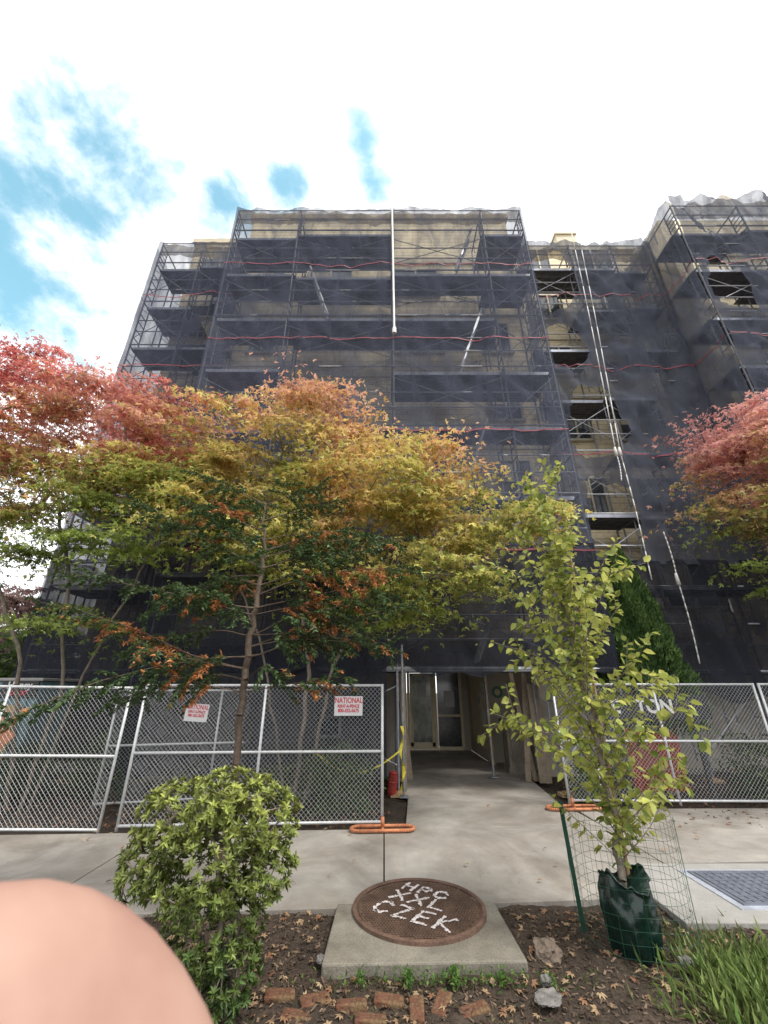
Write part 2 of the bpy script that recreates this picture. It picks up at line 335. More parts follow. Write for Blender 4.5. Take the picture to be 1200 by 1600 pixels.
for cx in (-.31,.70):
    b=MB(); b.box((cx,.0,.022),(.94,.74,.012))
    for i in range(11): b.box((cx-.42+i*.084,0,.031),(.018,.66,.008))
    for i in range(8): b.box((cx,-.30+i*.086,.0325),(.86,.016,.007))
    b.obj('hatch_cover',M['hatch'],v)
tag(v,'concrete utility vault with steel hatch beside the sidewalk','utility vault')
b=MB(); b.prism([(-.43,3.82),(1.0,3.86),(.98,4.74),(-.41,4.70)],-.1,.03); o=b.obj('manhole_slab',M['concrete2'],bevel=.012); tag(o,'weathered concrete slab around the manhole in the soil','concrete slab')
mh=empty('manhole_cover',(.30,4.60,.034)); 
b=MB(); n=64
ring=[(.57,-.02),(.57,.020),(.54,.024),(.535,.008),(.528,.008),(.52,.016)]
for i in range(n):
    a0=2*math.pi*i/n;a1=2*math.pi*(i+1)/n
    for (r0,z0),(r1,z1) in zip(ring[:-1],ring[1:]):
        k=len(b.v); b.v+= [Vector((r0*math.cos(a0),r0*math.sin(a0),z0)),Vector((r0*math.cos(a1),r0*math.sin(a1),z0)),Vector((r1*math.cos(a1),r1*math.sin(a1),z1)),Vector((r1*math.cos(a0),r1*math.sin(a0),z1))]; b.f.append([k,k+1,k+2,k+3]);b.m.append(0)
b.obj('cover_rim',M['ironrim'],mh)
GLY={'C':[[(.9,.8),(.6,1),(.3,.95),(.05,.7),(.05,.3),(.3,.05),(.6,0),(.9,.2)]],'Z':[[(0,1),(.8,.95),(.1,0),(.9,.05)]],'E':[[(.85,1),(.1,.95),(.05,0),(.9,0)],[(.05,.5),(.7,.52)]],
 'K':[[(.08,1),(.05,0)],[(.85,1),(.1,.45),(.95,0)]],'X':[[(0,1),(.95,0)],[(.9,1),(0,0)]],'L':[[(.08,1),(.05,.02),(.9,0)]],'H':[[(.05,1),(.05,0)],[(.85,1),(.85,0)],[(.05,.5),(.85,.5)]],'P':[[(.05,0),(.08,1),(.7,.95),(.85,.7),(.6,.48),(.1,.45)]]}
LET=[]
def word(s_,ox,oy,hh,ww,ang,gap=1.38):
    c,s2=math.cos(ang),math.sin(ang)
    for i,ch in enumerate(s_):
        segs=[]
        for st in GLY[ch]:
            pp=[(ox+(i*gap*ww+x*ww)*c-y*hh*s2, oy+(i*gap*ww+x*ww)*s2+y*hh*c) for x,y in st]
            segs.extend(zip(pp[:-1],pp[1:]))
        LET.append(segs)
word('CZEK',-.41,-.07,.20,.138,R(-30)); word('XXL',-.25,.16,.155,.135,R(-30)); word('HPC',-.13,.35,.125,.115,R(-33)); 
b=MB(); b.prism([(.52*math.cos(2*math.pi*i/n),.52*math.sin(2*math.pi*i/n)) for i in range(n)],-.01,.010)
random.seed(3)
for k in range(-17,18):
    y=k*.029; hw=math.sqrt(max(0,.5**2-y*y)); m=int(hw/.024)
    for j in range(-m,m+1): b.box((j*.024+(.012 if k%2 else 0),y,.0135),(.013,.020,.009))
b.obj('cover_plate',M['iron'],mh)
for segs in LET:
    bw=MB()
    for (a,c) in segs:
        a=Vector((*a,0)); c=Vector((*c,0)); d=(c-a); Ls_=d.length; d.normalize(); nn=Vector((-d.y,d.x,0)); m=max(1,int(Ls_/.026)); st=Ls_/m
        for q in range(m+1):
            p=a+d*(q*st)+nn*random.uniform(-.004,.004); wv=.012*random.uniform(.6,1.4); lv=st*random.uniform(.36,.52)
            kx=len(bw.v); 
            for zz in (.0183,.0205):
                for sx,sy in ((-1,-1),(1,-1),(1,1),(-1,1)): bw.v.append(p+d*(lv*sx*random.uniform(.8,1.2))+nn*(wv*sy*random.uniform(.75,1.25))+Vector((0,0,zz+q%2*.0006)))
            for f in ((0,1,2,3),(4,7,6,5),(0,4,5,1),(1,5,6,2),(2,6,7,3),(3,7,4,0)): bw.f.append([kx+t for t in f]); bw.m.append(0)
    bw.obj('painted_letter',M['paint'],mh)
tag(mh,'round rusty iron manhole cover with white painted letters','manhole cover')
# ------------------------------------------------------------------ building
H=19.6
bd=empty('apartment_building',(0,10.7,0))
def wallpart(name,boxes,m=M['siding']):
    for x0,x1,y0,y1,z0,z1 in boxes:
        b=MB(); b.box(((x0+x1)/2,(y0+y1)/2-10.7,(z0+z1)/2),(x1-x0,y1-y0,z1-z0)); b.obj(name,m,bd)
wallpart('wall',[(-5.4,5.0,10.7,11.1,3.0,H)])
wallpart('wall',[(-8.2,-5.4,11.7,12.1,3.0,H)])
wallpart('wall',[(5.0,11.0,11.8,12.2,3.0,H-.3)])
wallpart('wall',[(11.0,18,10.4,10.8,3.0,H-.5)])
wallpart('side_wall',[(-8.2,-7.9,12.1,20,0,H),(-5.4,-5.1,11.1,11.7,3,H),(4.7,5.0,11.1,11.8,3,H),(11.0,11.3,10.8,11.8,3,H-.5),(17.7,18,10.8,20,0,H-.5)])
wallpart('ground_floor_wall',[(-5.4,.42,10.72,11.1,0,3.0),(3.62,5.0,10.72,11.1,0,3.0),(-8.2,-5.4,11.7,12.1,0,3.0),(5.0,11.0,11.8,12.2,0,3.0),(11.0,18,10.4,10.8,0,3.0)],M['stucco'])
wallpart('entrance_wall',[(.22,.42,11.1,15.3,0,3.0),(3.62,3.8,11.1,12.7,0,3.0),(2.84,3.8,12.7,12.9,0,3.0),(2.84,3.0,12.9,15.3,0,3.0),(.42,2.84,15.22,15.4,2.42,3.0),(.42,.76,15.22,15.4,0,2.42),(2.6,2.84,15.22,15.4,0,2.42)],M['cream'])
wallpart('entrance_ceiling',[(.2,3.8,10.72,15.4,3.002,3.1)],M['cream'])
wallpart('parapet',[(-5.5,5.1,10.6,11.2,H+.0,H+.25),(-8.3,-5.5,11.6,12.2,H,H+.25),(5.1,10.9,11.7,12.3,H-.3,H-.05)],M['trim'])
wallpart('roof',[(-8.0,18,12.2,20,H-1.2,H-.9)],M['dark_wall'])
b=MB(); b.box((8.3,1.7,H+.5),(.9,.6,1.6)); b.box((8.3,1.7,H+1.35),(1.0,.7,.1)); b.obj('chimney',M['trim'],bd)
for z in (3.0,5.8,8.6,11.4,14.2,17.0):
    for c,wd in (((-.2,-.03,z),10.5),((8,1.07,z),5.9),((-6.8,.97,z),2.8),((14.5,-.33,z),7)):
        b=MB(); b.box(c,(wd,.06,.2)); b.obj('belt_course',M['trim'],bd)
def winmesh(wd,ht):
    f=MB(); t=.07
    f.box((0,0,ht/2),(wd,.08,t)); f.box((0,0,-ht/2),(wd+.1,.12,t)); f.box((-wd/2+t/2,0,0),(t,.08,ht-t)); f.box((wd/2-t/2,0,0),(t,.08,ht-t)); f.box((0,-.005,0),(t*.8,.07,ht-t))
    g=MB(); g.box((0,.02,0),(wd-t,.02,ht-t))
    bl=MB(); bl.box((-wd*.22,.006,ht*.2),(wd*.40,.006,ht*.45))
    return f.mesh('frame',[M['winframe']]),g.mesh('pane',[M['glass']]),bl.mesh('blind',[M['trim']])
WM={k:winmesh(*k) for k in ((1.7,1.35),(1.0,1.35),(2.2,1.9))}
def window(x,y,z,k):
    o=empty('window'); o.parent=bd; o.location=(x,y-10.7,z)
    f,g,bl=WM[k]; put('frame',f,o,(0,-.05,0)); put('pane',g,o,(0,-.05,0)); 
    if random.random()<.6: put('blind',bl,o,(0,-.05,0))
for fl in range(6):
    z=4.6+2.8*fl
    for x,k in ((-4.2,(1.0,1.35)),(-2.0,(1.7,1.35)),(1.2,(1.7,1.35)),(3.9,(1.0,1.35))): 
        if (fl,x) not in ((5,-2.0),(5,-4.2),(5,3.9),(5,1.2),(4,3.9),(3,-2.0),(2,1.2)): window(x,10.68,z,k)
    window(-6.9,11.68,z,(1.7,1.35)); window(6.6,11.78,z,(1.0,1.35)); window(8.9,11.78,z,(1.7,1.35)); 
    if fl<5: window(12.8,10.38,z,(1.7,1.35))
o=empty('window'); o.parent=bd; o.location=(-1.3,-.04,1.0); b=MB()
b.box((0,0,.2),(.62,.1,.06)); b.box((0,0,-.2),(.62,.1,.06)); b.box((-.28,0,0),(.06,.1,.34)); b.box((.28,0,0),(.06,.1,.34)); b.obj('frame',M['white'],o); b=MB(); b.box((0,.02,0),(.5,.03,.34)); b.obj('pane',M['glass'],o)
dr=empty('door'); dr.parent=bd; dr.location=(1.28,4.5,0)
b=MB(); b.box((-.46,0,1.2),(.08,.12,2.4)); b.box((.44,0,1.2),(.08,.12,2.4)); b.box((0,0,2.36),(.96,.12,.08)); b.box((0,.01,.12),(.82,.06,.2)); b.box((-.36,.01,1.2),(.1,.06,2.2)); b.box((.35,.01,1.2),(.1,.06,2.2)); b.box((0,.01,2.26),(.82,.06,.1)); b.obj('frame',M['doorframe'],dr)
b=MB(); b.box((0,.03,1.2),(.66,.02,2.1)); b.obj('pane',M['doorglass'],dr)
b=MB(); b.tube((-.3,-.09,.95),(-.3,-.09,1.3),.014); b.tube((-.3,-.09,1.0),(-.3,0,1.0),.01); b.tube((-.3,-.09,1.25),(-.3,0,1.25),.01); b.obj('handle',M['galv'],dr)
b=MB(); b.box((.0,.015,1.75),(.3,.004,.4)); b.obj('notice',M['signwhite'],dr)
sw=empty('sidelight'); sw.parent=bd; sw.location=(2.18,4.5,0)
b=MB(); b.box((0,0,.05),(.8,.12,.1)); b.box((0,0,2.36),(.84,.12,.08)); b.box((.4,0,1.2),(.08,.12,2.3)); b.box((0,0,1.0),(.74,.08,.07)); b.obj('frame',M['doorframe'],sw); b=MB(); b.box((0,.03,1.2),(.76,.02,2.3)); b.obj('pane',M['glass'],sw)
b=MB(); b.box((0.02,-.01,1.5),(.34,.01,.48)); b.obj('notice',M['signwhite'],sw)
tag(bd,'six-storey beige apartment building wrapped in scaffold netting','building')
ns_=empty('name_sign',(4.85,8.32,0)); b=MB(); b.box((0,0,1.48),(2.2,.05,.40)); b.obj('sign_board',M['black'],ns_)
for x in (-.8,.8):
    b=MB(); b.box((x,.05,.75),(.07,.05,1.5)); b.obj('post',M['black'],ns_)
text('sign_lettering','TON',.31,M['white'],ns_,(.10,-.028,1.48),(R(90),0,0),.004,bold=.010); text('sign_lettering','E',.31,M['white'],ns_,(-.62,-.028,1.48),(R(90),0,0),.004,bold=.010)
tag(ns_,'dark name board with white capital letters behind the fence','sign')
pb=empty('poster_board',(2.8,12.6,0)); b=MB(); b.box((0,.75,1.3),(.04,2.2,2.0)); b.obj('board',M['trim'],pb); b=MB(); b.box((0,-.4,1.2),(.09,.09,2.4)); b.obj('post',M['wood'],pb)
for yy,zz,s_ in ((-.1,1.75,'2'),(.5,1.5,'K'),(.2,1.05,'')):
    b=MB(); b.box((-.026,yy,zz),(.006,.32,.42)); b.obj('poster',M['signwhite'],pb)
    if s_: text('poster_letter',s_,.3,M['black'],pb,(-.032,yy,zz),(R(90),0,R(-90)),.001)
tag(pb,'beige board with taped paper notices in the entrance','notice board')
g=empty('round_sign',(3.2,12.66,1.72)); b=MB(); b.tube((0,0,0),(0,-.02,0),.15,.15,32); b.obj('sign_plate',M['signgreen'],g); b=MB(); b.tube((0,-.02,0),(0,-.024,0),.085,.085,32); b.obj('sign_center',M['trim'],g)
tag(g,'round green and white sign on the entrance wall','sign')
p=MB(); p.box((0,0,.5),(.44,.44,1.0)); p.box((0,0,1.06),(.54,.54,.12)); p.box((0,0,.06),(.52,.52,.12)); p.box((0,-.225,.55),(.28,.02,.6)); o=p.obj('stone_pedestal',M['concrete2'],None,(3.15,11.3,0),bevel=.015); tag(o,'squat concrete pedestal with a cap beside the entrance','pedestal')
for i,(x,y,an,wd,hh,mt) in enumerate(((3.05,10.2,7,.12,2.2,'ply'),(3.22,10.25,-5,.10,2.3,'ply'),(3.35,10.0,4,.30,1.9,'ply'),(.56,10.4,-3,.14,2.3,'ply'))):
    b=MB(); b.box((0,0,hh/2),(wd,.035,hh)); o=b.obj('leaning_board',M[mt],None,(x,y,0),(R(-6),R(an),R(10*i)),bevel=.004); tag(o,'rough wooden board leaning at the side of the entrance','board','boards leaning at the entrance')
# ------------------------------------------------------------------ scaffolds
cache={}
def frame_mesh(dep,h):
    k=('f',dep,h)
    if k in cache: return cache[k]
    b=MB(); r=.026
    b.tube((0,0,0),(0,0,h),r); b.tube((0,dep,0),(0,dep,h),r); b.tube((0,0,h-.06),(0,dep,h-.06),r); 
    b.tube((0,.35,h*.1),(0,.35,h-.06),r*.8); b.tube((0,dep-.35,h*.45),(0,dep-.35,h-.06),r*.8)
    for z in (.35,.7,1.05,1.4): b.tube((0,0,z*h/2),(0,.35,z*h/2),r*.7)
    cache[k]=b.mesh('scaffold_frame',[M['steel']]); return cache[k]
def brace_mesh(w_,h):
    k=('b',round(w_,2),h)
    if k in cache: return cache[k]
    b=MB(); b.tube((0,0,.35),(w_,0,h-.35),.013,mi=0,n=5); b.tube((0,.03,h-.35),(w_,.03,.35),.013,n=5)
    cache[k]=b.mesh('cross_brace',[M['brace']]); return cache[k]
def rail_mesh(w_):
    k=('r',round(w_,2))
    if k in cache: return cache[k]
    b=MB(); b.tube((0,0,.55),(w_,0,.55),.018,n=5); b.tube((0,0,1.05),(w_,0,1.05),.018,n=5); b.tube((0,0,-.03),(w_,0,-.03),.024,n=5)
    cache[k]=b.mesh('guard_rail',[M['brace']]); return cache[k]
def deck_mesh(w_,dep,kind):
    k=('d',round(w_,2),dep,kind)
    if k in cache: return cache[k]
    b=MB(); n=(5,3,4)[kind]; pw=.235
    for i in range(n):
        b.box((w_/2,.16+pw/2+i*(pw+.012),.0),(w_+.1,pw,.045),(0,random.uniform(-.004,.004),0))
        b.box((w_/2,.16+pw/2+i*(pw+.012),-.03),(w_*.98,.03,.02))
    b.box((w_/2,.145,.012),(w_,.02,.10),None,1)
    cache[k]=b.mesh('deck',[M['plank'],M['edge']]); return cache[k]
LV=[2.2,4.2,6.2,8.2,10.2,12.2,14.2,16.2]
bpm=MB(); bpm.box((0,0,.04),(.15,.15,.02)); bpm.tube((0,0,.05),(0,0,.12),.018); bpm.box((0,0,.0),(.3,.25,.05)); bpm=bpm.mesh('base_plate',[M['wood']])
srnd=random.Random(11)
def scaffold(loc,rz,xs,dep,label,nobrace=(),top=1.1,skipdeck=()):
    s=empty('scaffold',loc,(0,0,rz))
    zb=[0.1]+LV
    for i,x in enumerate(xs):
        for y in (0,dep): put('base_plate',bpm,s,(x,y,0))
        for k,z in enumerate(zb):
            h=(zb[k+1]-z) if k+1<len(zb) else top
            put('scaffold_frame',frame_mesh(dep,round(h,2)),s,(x,0,z))
    for i in range(len(xs)-1):
        w_=xs[i+1]-xs[i]
        for k,z in enumerate(zb):
            if (i,k) in nobrace: continue
            h=(zb[k+1]-z) if k+1<len(zb) else 0
            if h: 
                put('cross_brace',brace_mesh(w_,round(h,2)),s,(xs[i],.03,z)); 
                put('cross_brace',brace_mesh(w_,round(h,2)),s,(xs[i],dep-.03,z))
            if k>0:
                put('guard_rail',rail_mesh(w_),s,(xs[i],-.03,z))
                if (i,k) not in skipdeck: put('deck',deck_mesh(w_,dep,srnd.choice((0,2,1,2))),s,(xs[i],srnd.choice((0,0,.12)),z-.04))
    tag(s,label,'scaffolding','scaffolding around the building'); return s
scaffold((0,9.0,0),0,[-5.12,-2.94,.27,3.39,4.77],1.45,'steel frame scaffold with plank decks on the main facade',nobrace={(2,0)},skipdeck={(2,8),(1,5),(3,6)})
scaffold((0,10.15,0),0,[-8.35,-6.8,-5.25],1.3,'steel frame scaffold on the set-back wing beside the trees',skipdeck={(1,7)})
scaffold((0,10.25,0),0,[5.05,7.0,8.6,9.9],1.25,'steel frame scaffold in the recess behind the loose netting',skipdeck={(0,7),(0,4),(1,6),(2,5),(0,2)})
scaffold((10.0,8.85,0),0,[0,2.3,4.6],1.3,'steel frame scaffold on the projecting wing with torn netting')
def net(loc,rz,width,z0,z1,posts,holes=(),m=M['net'],label='',amp=.07,seams=(),top_sag=.22,res=.10,seed=0,ragbot=.0,name='debris_netting',ragtop=.06):
    o=empty(name,loc,(0,0,rz)); nx=int(width/res)+1; nz_=int((z1-z0)/res)+1
    def sag(x):
        for a,b_ in zip(posts[:-1],posts[1:]):
            if a<=x<=b_: f=(x-a)/(b_-a); return 4*f*(1-f)*top_sag*(.6+.5*math.sin(a*7))
        return 0
    def surf(x,z):
        pin=min([abs(x-p) for p in posts]+[1])
        w_=amp*(mnoise.noise((x*1.1+seed,z*.45,3))*1.7+.9*mnoise.noise((x*3+z*1.2,z*1.0-x*.8+seed,8))+.35*mnoise.noise((x*9+z*2,z*4,seed)))*(.35+.9*min(1,pin/.5))
        return -.10-w_
    V=[];F=[];ok=[]
    for j in range(nz_):
        for i in range(nx):
            x=width*i/(nx-1); t=j/(nz_-1); zt=z1-sag(x)+ragtop*(mnoise.noise((x*1.2,seed,9))*1.5+.4*mnoise.noise((x*4,seed,4))); zb=z0+ragbot*mnoise.noise((x*1.2,seed,2)); z=zb+(zt-zb)*t
            V.append((x,surf(x,z),z))
            hole=False
            for hx,hz,rx,rz_ in holes:
                d=(abs((x-hx)/rx)**3+abs((z-hz)/rz_)**3)**.333+.30*mnoise.noise((x*1.7+seed,z*1.1,5))
                if d<1: hole=True
            ok.append(not hole)
    for j in range(nz_-1):
        for i in range(nx-1):
            a=j*nx+i; q=(a,a+1,a+nx+1,a+nx); q=[k for k in q if ok[k]]
            if len(q)>=3: F.append(tuple(q))
    me=bpy.data.meshes.new('net_sheet'); me.from_pydata(V,[],F); me.materials.append(m); me.polygons.foreach_set('use_smooth',[True]*len(F)); put('net_sheet',me,o)
    for sz in seams:
        b=MB(); pts=[]
        n=int(width/.2)
        for i in range(n+1):
            x=width*i/n; z=sz-.35*sag(x)+.05*mnoise.noise((x*2,sz,1)); pts.append((x,surf(x,z)-.015,z))
        for p0,p1 in zip(pts[:-1],pts[1:]):
            k=len(b.v); hh=.018
            b.v+=[Vector((p0[0],p0[1],p0[2]-hh)),Vector((p1[0],p1[1],p1[2]-hh)),Vector((p1[0],p1[1],p1[2]+hh)),Vector((p0[0],p0[1],p0[2]+hh))]; b.f.append([k,k+1,k+2,k+3]); b.m.append(0)
        b.obj('seam_tape',M['redtape'],o)
    tag(o,label,'netting','debris netting on the scaffold'); return o
SE=(14.4,11.2,8.0)
net((-5.15,9.0,0),0,9.95,4.7,17.35,[0,2.2,5.42,8.54,9.95],seams=SE,label='translucent dark debris netting with red tape over the main scaffold',seed=1)
net((-5.15,8.98,0),0,9.95,2.1,4.85,[0,2.2,5.42,8.54,9.95],m=M['netshade'],seams=(4.7,),label='netting with painted-in shade hanging above the entrance',seed=2,ragbot=.45,top_sag=0)
net((-5.15,8.98,0),0,5.2,.3,2.6,[0,2.2,5.2],m=M['netshade'],label='netting with painted-in shade closing the lower scaffold',seed=3,top_sag=0)
net((-8.4,10.12,0),0,3.3,4.7,17.2,[0,1.6,3.3],seams=SE,label='translucent debris netting over the set-back wing',seed=4)
net((-8.4,10.1,0),0,3.3,.4,4.8,[0,3.3],m=M['netshade'],label='netting with painted-in shade on the lower set-back wing',seed=5,top_sag=0)
net((-8.4,13.5,0),R(-90),3.4,5.0,17.0,[0,1.7,3.4],m=M['netpale'],label='pale translucent netting on the end of the wing',seed=6,seams=SE)
net((-8.42,13.5,0),R(-90),3.4,.4,5.1,[0,1.7,3.4],m=M['netshade'],label='netting with painted-in shade low on the end of the wing',seed=16)
net((4.85,10.15,0),0,5.1,4.7,17.3,[0,2,3.5,5.1],holes=[(1.1,15.0,.80,1.35),(1.05,12.1,.62,.95),(1.45,9.1,.75,1.25),(1.25,5.9,.68,1.15)],seams=SE,m=M['netgrey'],label='torn debris netting with open gaps in the recess',seed=7,amp=.16,ragtop=.2)
net((4.85,10.15,0),0,5.1,1.7,4.8,[0,5.1],m=M['netshade'],label='netting with painted-in shade low in the recess',seed=8,amp=.15,top_sag=0,ragbot=.5)
net((9.95,11.4,0),R(-90),2.6,4.7,17.6,[0,1.3,2.6],seams=SE,m=M['netgrey'],label='dark netting on the inner side of the projecting wing',seed=9,ragtop=.25,amp=.12)
net((9.95,8.85,0),0,5,4.7,17.7,[0,2.3,5],holes=[(.75,13.3,.5,1.2)],seams=SE,m=M['netgrey'],label='torn debris netting over the projecting wing',seed=10,amp=.16,ragtop=.3)
net((9.95,8.85,0),0,5,1.5,4.8,[0,5],m=M['netshade'],label='netting with painted-in shade low on the projecting wing',seed=11,top_sag=0)
net((-5.15,9.2,0),0,9.95,16.75,17.5,[0,2.2,5.42,8.54,9.95],m=M['nettan'],label='tan sheeting along the top of the main scaffold',seed=17,ragtop=.08,top_sag=.3)
net((9.95,9.0,0),0,5,16.7,17.75,[0,2.3,5],m=M['nettan'],label='tan sheeting along the top of the projecting wing',seed=18,ragtop=.3,top_sag=.3)
net((4.85,10.4,0),0,5.1,16.5,17.35,[0,2,3.5,5.1],m=M['nettan'],label='tan sheeting along the top of the recess scaffold',seed=19,ragtop=.2,top_sag=.3)
net((-8.4,10.3,0),0,3.3,16.6,17.3,[0,1.6,3.3],m=M['nettan'],label='tan sheeting along the top of the set-back wing',seed=20,ragtop=.1,top_sag=.2)
def ladder(p0,p1,y):
    a=Vector((p0[0],y,p0[1]));c=Vector((p1[0],y,p1[1])); b=MB()
    for dy in (-.19,.19): b.tube(a+Vector((0,dy,0)),c+Vector((0,dy,0)),.038,n=6)
    n=int((c-a).length/.3)
    for i in range(1,n): q=a+(c-a)*i/n; b.tube(q+Vector((0,-.19,0)),q+Vector((0,.19,0)),.016)
    o=b.obj('ladder',M['galv']); tag(o,'aluminium ladder leaning between two scaffold decks','ladder','scaffold ladders')
for p0,p1 in (((1.95,2.3),(2.95,4.7)),((2.0,6.2),(2.75,8.4)),((2.2,10.2),(3.0,12.5)),((2.3,14.2),(3.0,16.3)),((-1.7,12.2),(-2.4,14.4))): ladder(p0,p1,9.2)
b=MB(); b.tube((.3,8.8,11.3),(.28,8.82,17.25),.03,n=8); b.tube((.3,8.8,11.25),(.3,8.8,11.45),.06,n=8); o=b.obj('hanging_pipe',M['white']); tag(o,'thin white pipe hanging down the front of the netting','pipe')
def rope(pts,label,r=.015):
    b=MB(); P=[]
    for a,c in zip(pts[:-1],pts[1:]):
        a=Vector(a);c=Vector(c)
        for i in range(10): 
            t=i/10; P.append(a+(c-a)*t+Vector((math.sin(t*math.pi)*.03,0,-math.sin(t*math.pi)*.02)))
    P.append(Vector(pts[-1])); b.path(P,r,5)
    k=Vector(pts[len(pts)//2]); b.tube(k-Vector((0,0,.14)),k+Vector((0,0,.14)),.05,.03,7)
    o=b.obj('rope',M['rope'],smooth=True); tag(o,label,'rope','ropes on the scaffold')
rope([(7.1,9.98,17.6),(6.50,9.85,7.9),(6.35,9.7,6.9)],'white hoist rope slung down the recess netting')
rope([(7.35,9.98,17.6),(6.62,9.85,7.9),(6.45,9.7,4.2)],'white hoist rope slung down the recess netting')
rope([(7.0,9.6,5.4),(7.0,9.6,4.2),(6.95,9.6,2.3)],'short white rope dangling before the dark netting')
# ------------------------------------------------------------------ fence
def chain(w_,h,s_=.066,r=.0023):
    b=MB(); k=-int(h/s_)-1
    while k*s_<w_:
        for sg in (1,-1):
            t0=max(0,-k*s_) ; t1=min(h,w_-k*s_)
            if t1-t0>.01:
                if sg==1: b.tube((k*s_+t0,0,t0),(k*s_+t1,0,t1),r,n=3,cap=False)
                else: b.tube((k*s_+t0,.004,h-t0),(k*s_+t1,.004,h-t1),r,n=3,cap=False)
        k+=1
    return b.mesh('chain_link',[M['wire']])
PW=3.6;PH=1.76
cm=chain(PW,PH)
fb=MB(); r=.021
for x in (0,PW/2,PW): fb.tube((x,0,-.06),(x,0,PH+.02),r,n=8)
for z in (.0,.86,PH): fb.tube((0,0,z),(PW,0,z),r*.9,n=8)
fm=fb.mesh('frame',[M['galv']],True)
def panel(x,y,rz,label,tilt=0,zz=.07,roll=0):
    o=empty('chain_link_fence',(x,y,zz),(tilt,roll,rz)); put('frame',fm,o); put('wire_mesh',cm,o); tag(o,label,'fence','temporary chain-link fence panels'); return o
pB=panel(-3.62,6.80,math.atan2(.2,3.6),'galvanised chain-link fence panel carrying a red lettered sign')
pA=panel(-7.45,6.66,math.atan2(.12,3.6),'galvanised chain-link fence panel before the maple trunks',roll=R(.6))
panel(-11.1,6.5,.03,'galvanised chain-link fence panel before the maple trunks')
pC=panel(3.05,8.08,R(-1),'galvanised chain-link fence panel behind the young tree',zz=.1)
panel(6.75,8.0,R(-1),'galvanised chain-link fence panel beside the garden bed',zz=.1,roll=R(-.5))
panel(-4.9,8.3,R(14),'galvanised chain-link fence panel set back among shrubs',zz=.0)
def foot(x,y,rz):
    b=MB(); P=[]; Lh=.32; wd=.11
    for i in range(13): a=-math.pi/2+math.pi*i/12; P.append((Lh+wd*math.cos(a),wd*math.sin(a),.03))
    for i in range(13): a=math.pi/2+math.pi*i/12; P.append((-Lh+wd*math.cos(a),wd*math.sin(a),.03))
    b.path(P,.022,8,closed=True); b.tube((0,-wd,.03),(0,wd,.03),.02); b.tube((0,0,.03),(0,0,.16),.026,n=8)
    o=b.obj('steel_stabiliser',M['orange'],None,(x,y,0),(0,0,rz),smooth=True); tag(o,'orange tubular steel fence foot on the sidewalk','fence foot','orange fence feet')
foot(-.02,6.86,R(3)); foot(3.05,7.95,R(3))
def sign(par,x,z,w_,h,lines,name,label,rot=0,m=M['signred'],yo=-.03):
    o=empty(name,(0,0,0)); o.matrix_world=Matrix.Translation(par.location)@par.rotation_euler.to_matrix().to_4x4()@Matrix.Translation((x,yo,z))@Euler((0,rot,0)).to_matrix().to_4x4()
    b=MB(); b.box((0,0,0),(w_,.004,h)); b.obj('sign_board',M['signwhite'],o)
    zz=h/2
    for s_,sz,sx in lines:
        zz-=sz*.55; text('sign_lettering',s_,sz,m,o,(0,-.004,zz),(R(90),0,0),.0008,sx=sx,bold=.002); zz-=sz*.42
    tag(o,label,'sign'); return o
sign(pB,3.08,1.47,.43,.27,[('NATIONAL',.110,.76),('RENT-A-FENCE',.060,.82),('800-352-5675',.066,.86)],'warning_placard','white sign with red lettering wired to the fence')
sign(pB,.80,1.38,.34,.24,[('NATIONAL',.085,.78),('RENT-A-FENCE',.05,.76),('800-352-5675',.054,.8)],'warning_placard','white sign with red lettering half hidden by branches',rot=.06,yo=.02)
sign(pC,.62,.32,.16,.26,[('M',.18,1.0)],'warning_placard','small white sign with a red letter low on the fence')
pt=empty('portable_toilet',(-7.35,9.35,-.02)); b=MB(); b.box((0,0,1.0),(1.05,1.0,1.9)); b.box((0,0,.05),(1.15,1.1,.1)); b.obj('cabin',M['teal'],pt,bevel=.03)
b=MB(); b.box((0,0,1.98),(1.13,1.08,.06)); b.obj('roof',M['vault'],pt,bevel=.02)
b=MB(); b.box((0,-.51,.98),(.7,.03,1.7)); b.obj('door',M['teal'],pt,bevel=.01)
b=MB(); b.box((.15,-.54,1.80),(.72,.02,.30)); b.obj('sign_board',M['black'],pt); text('sign_lettering','Honey',.18,M['signwhite'],pt,(.15,-.555,1.87),(R(90),0,0),.002,bold=.004); text('sign_lettering','BUCKET',.10,M['signred'],pt,(.15,-.555,1.73),(R(90),0,0),.002,bold=.003)
tag(pt,'blue-grey portable toilet cabin behind the fence','portable toilet')
b=MB()
for x in (0,.75,1.5): b.box((x,0,.75),(.09,.04,1.5))
for z in (1.45,.95): b.box((.75,-.03,z),(1.7,.035,.13))
b.box((.4,.0,.6),(.08,.05,1.4),(0,R(40),0)); o=b.obj('lumber_barrier',M['wood'],None,(-8.3,8.4,0)); tag(o,'raw lumber railing nailed together behind the fence','wooden barrier')
ws=empty('warning_sign',(-6.35,7.6,0)); b=MB(); b.prism([(0,0),(.32,.32),(0,.64),(-.32,.32)],-.005,.005); b.obj('sign_board',M['orange'],ws,(0,0,.75),(R(90),0,0)); b=MB(); b.tube((0,.03,.9),(-.3,.2,0),.015); b.tube((0,.03,.9),(.3,.2,0),.015); b.tube((0,.03,.9),(0,-.25,0),.015); b.obj('stand',M['galv'],ws)
tag(ws,'orange diamond warning sign on a folding stand','warning sign')
b=MB(); prof=[(.07,0),(.085,.05),(.08,.2),(.09,.21),(.08,.23),(.078,.34),(.085,.35),(.05,.38)]; 
for (r0,z0),(r1,z1) in zip(prof[:-1],prof[1:]): b.tube((0,0,z0),(0,0,z1),r0,r1,20,0,z1>.37)
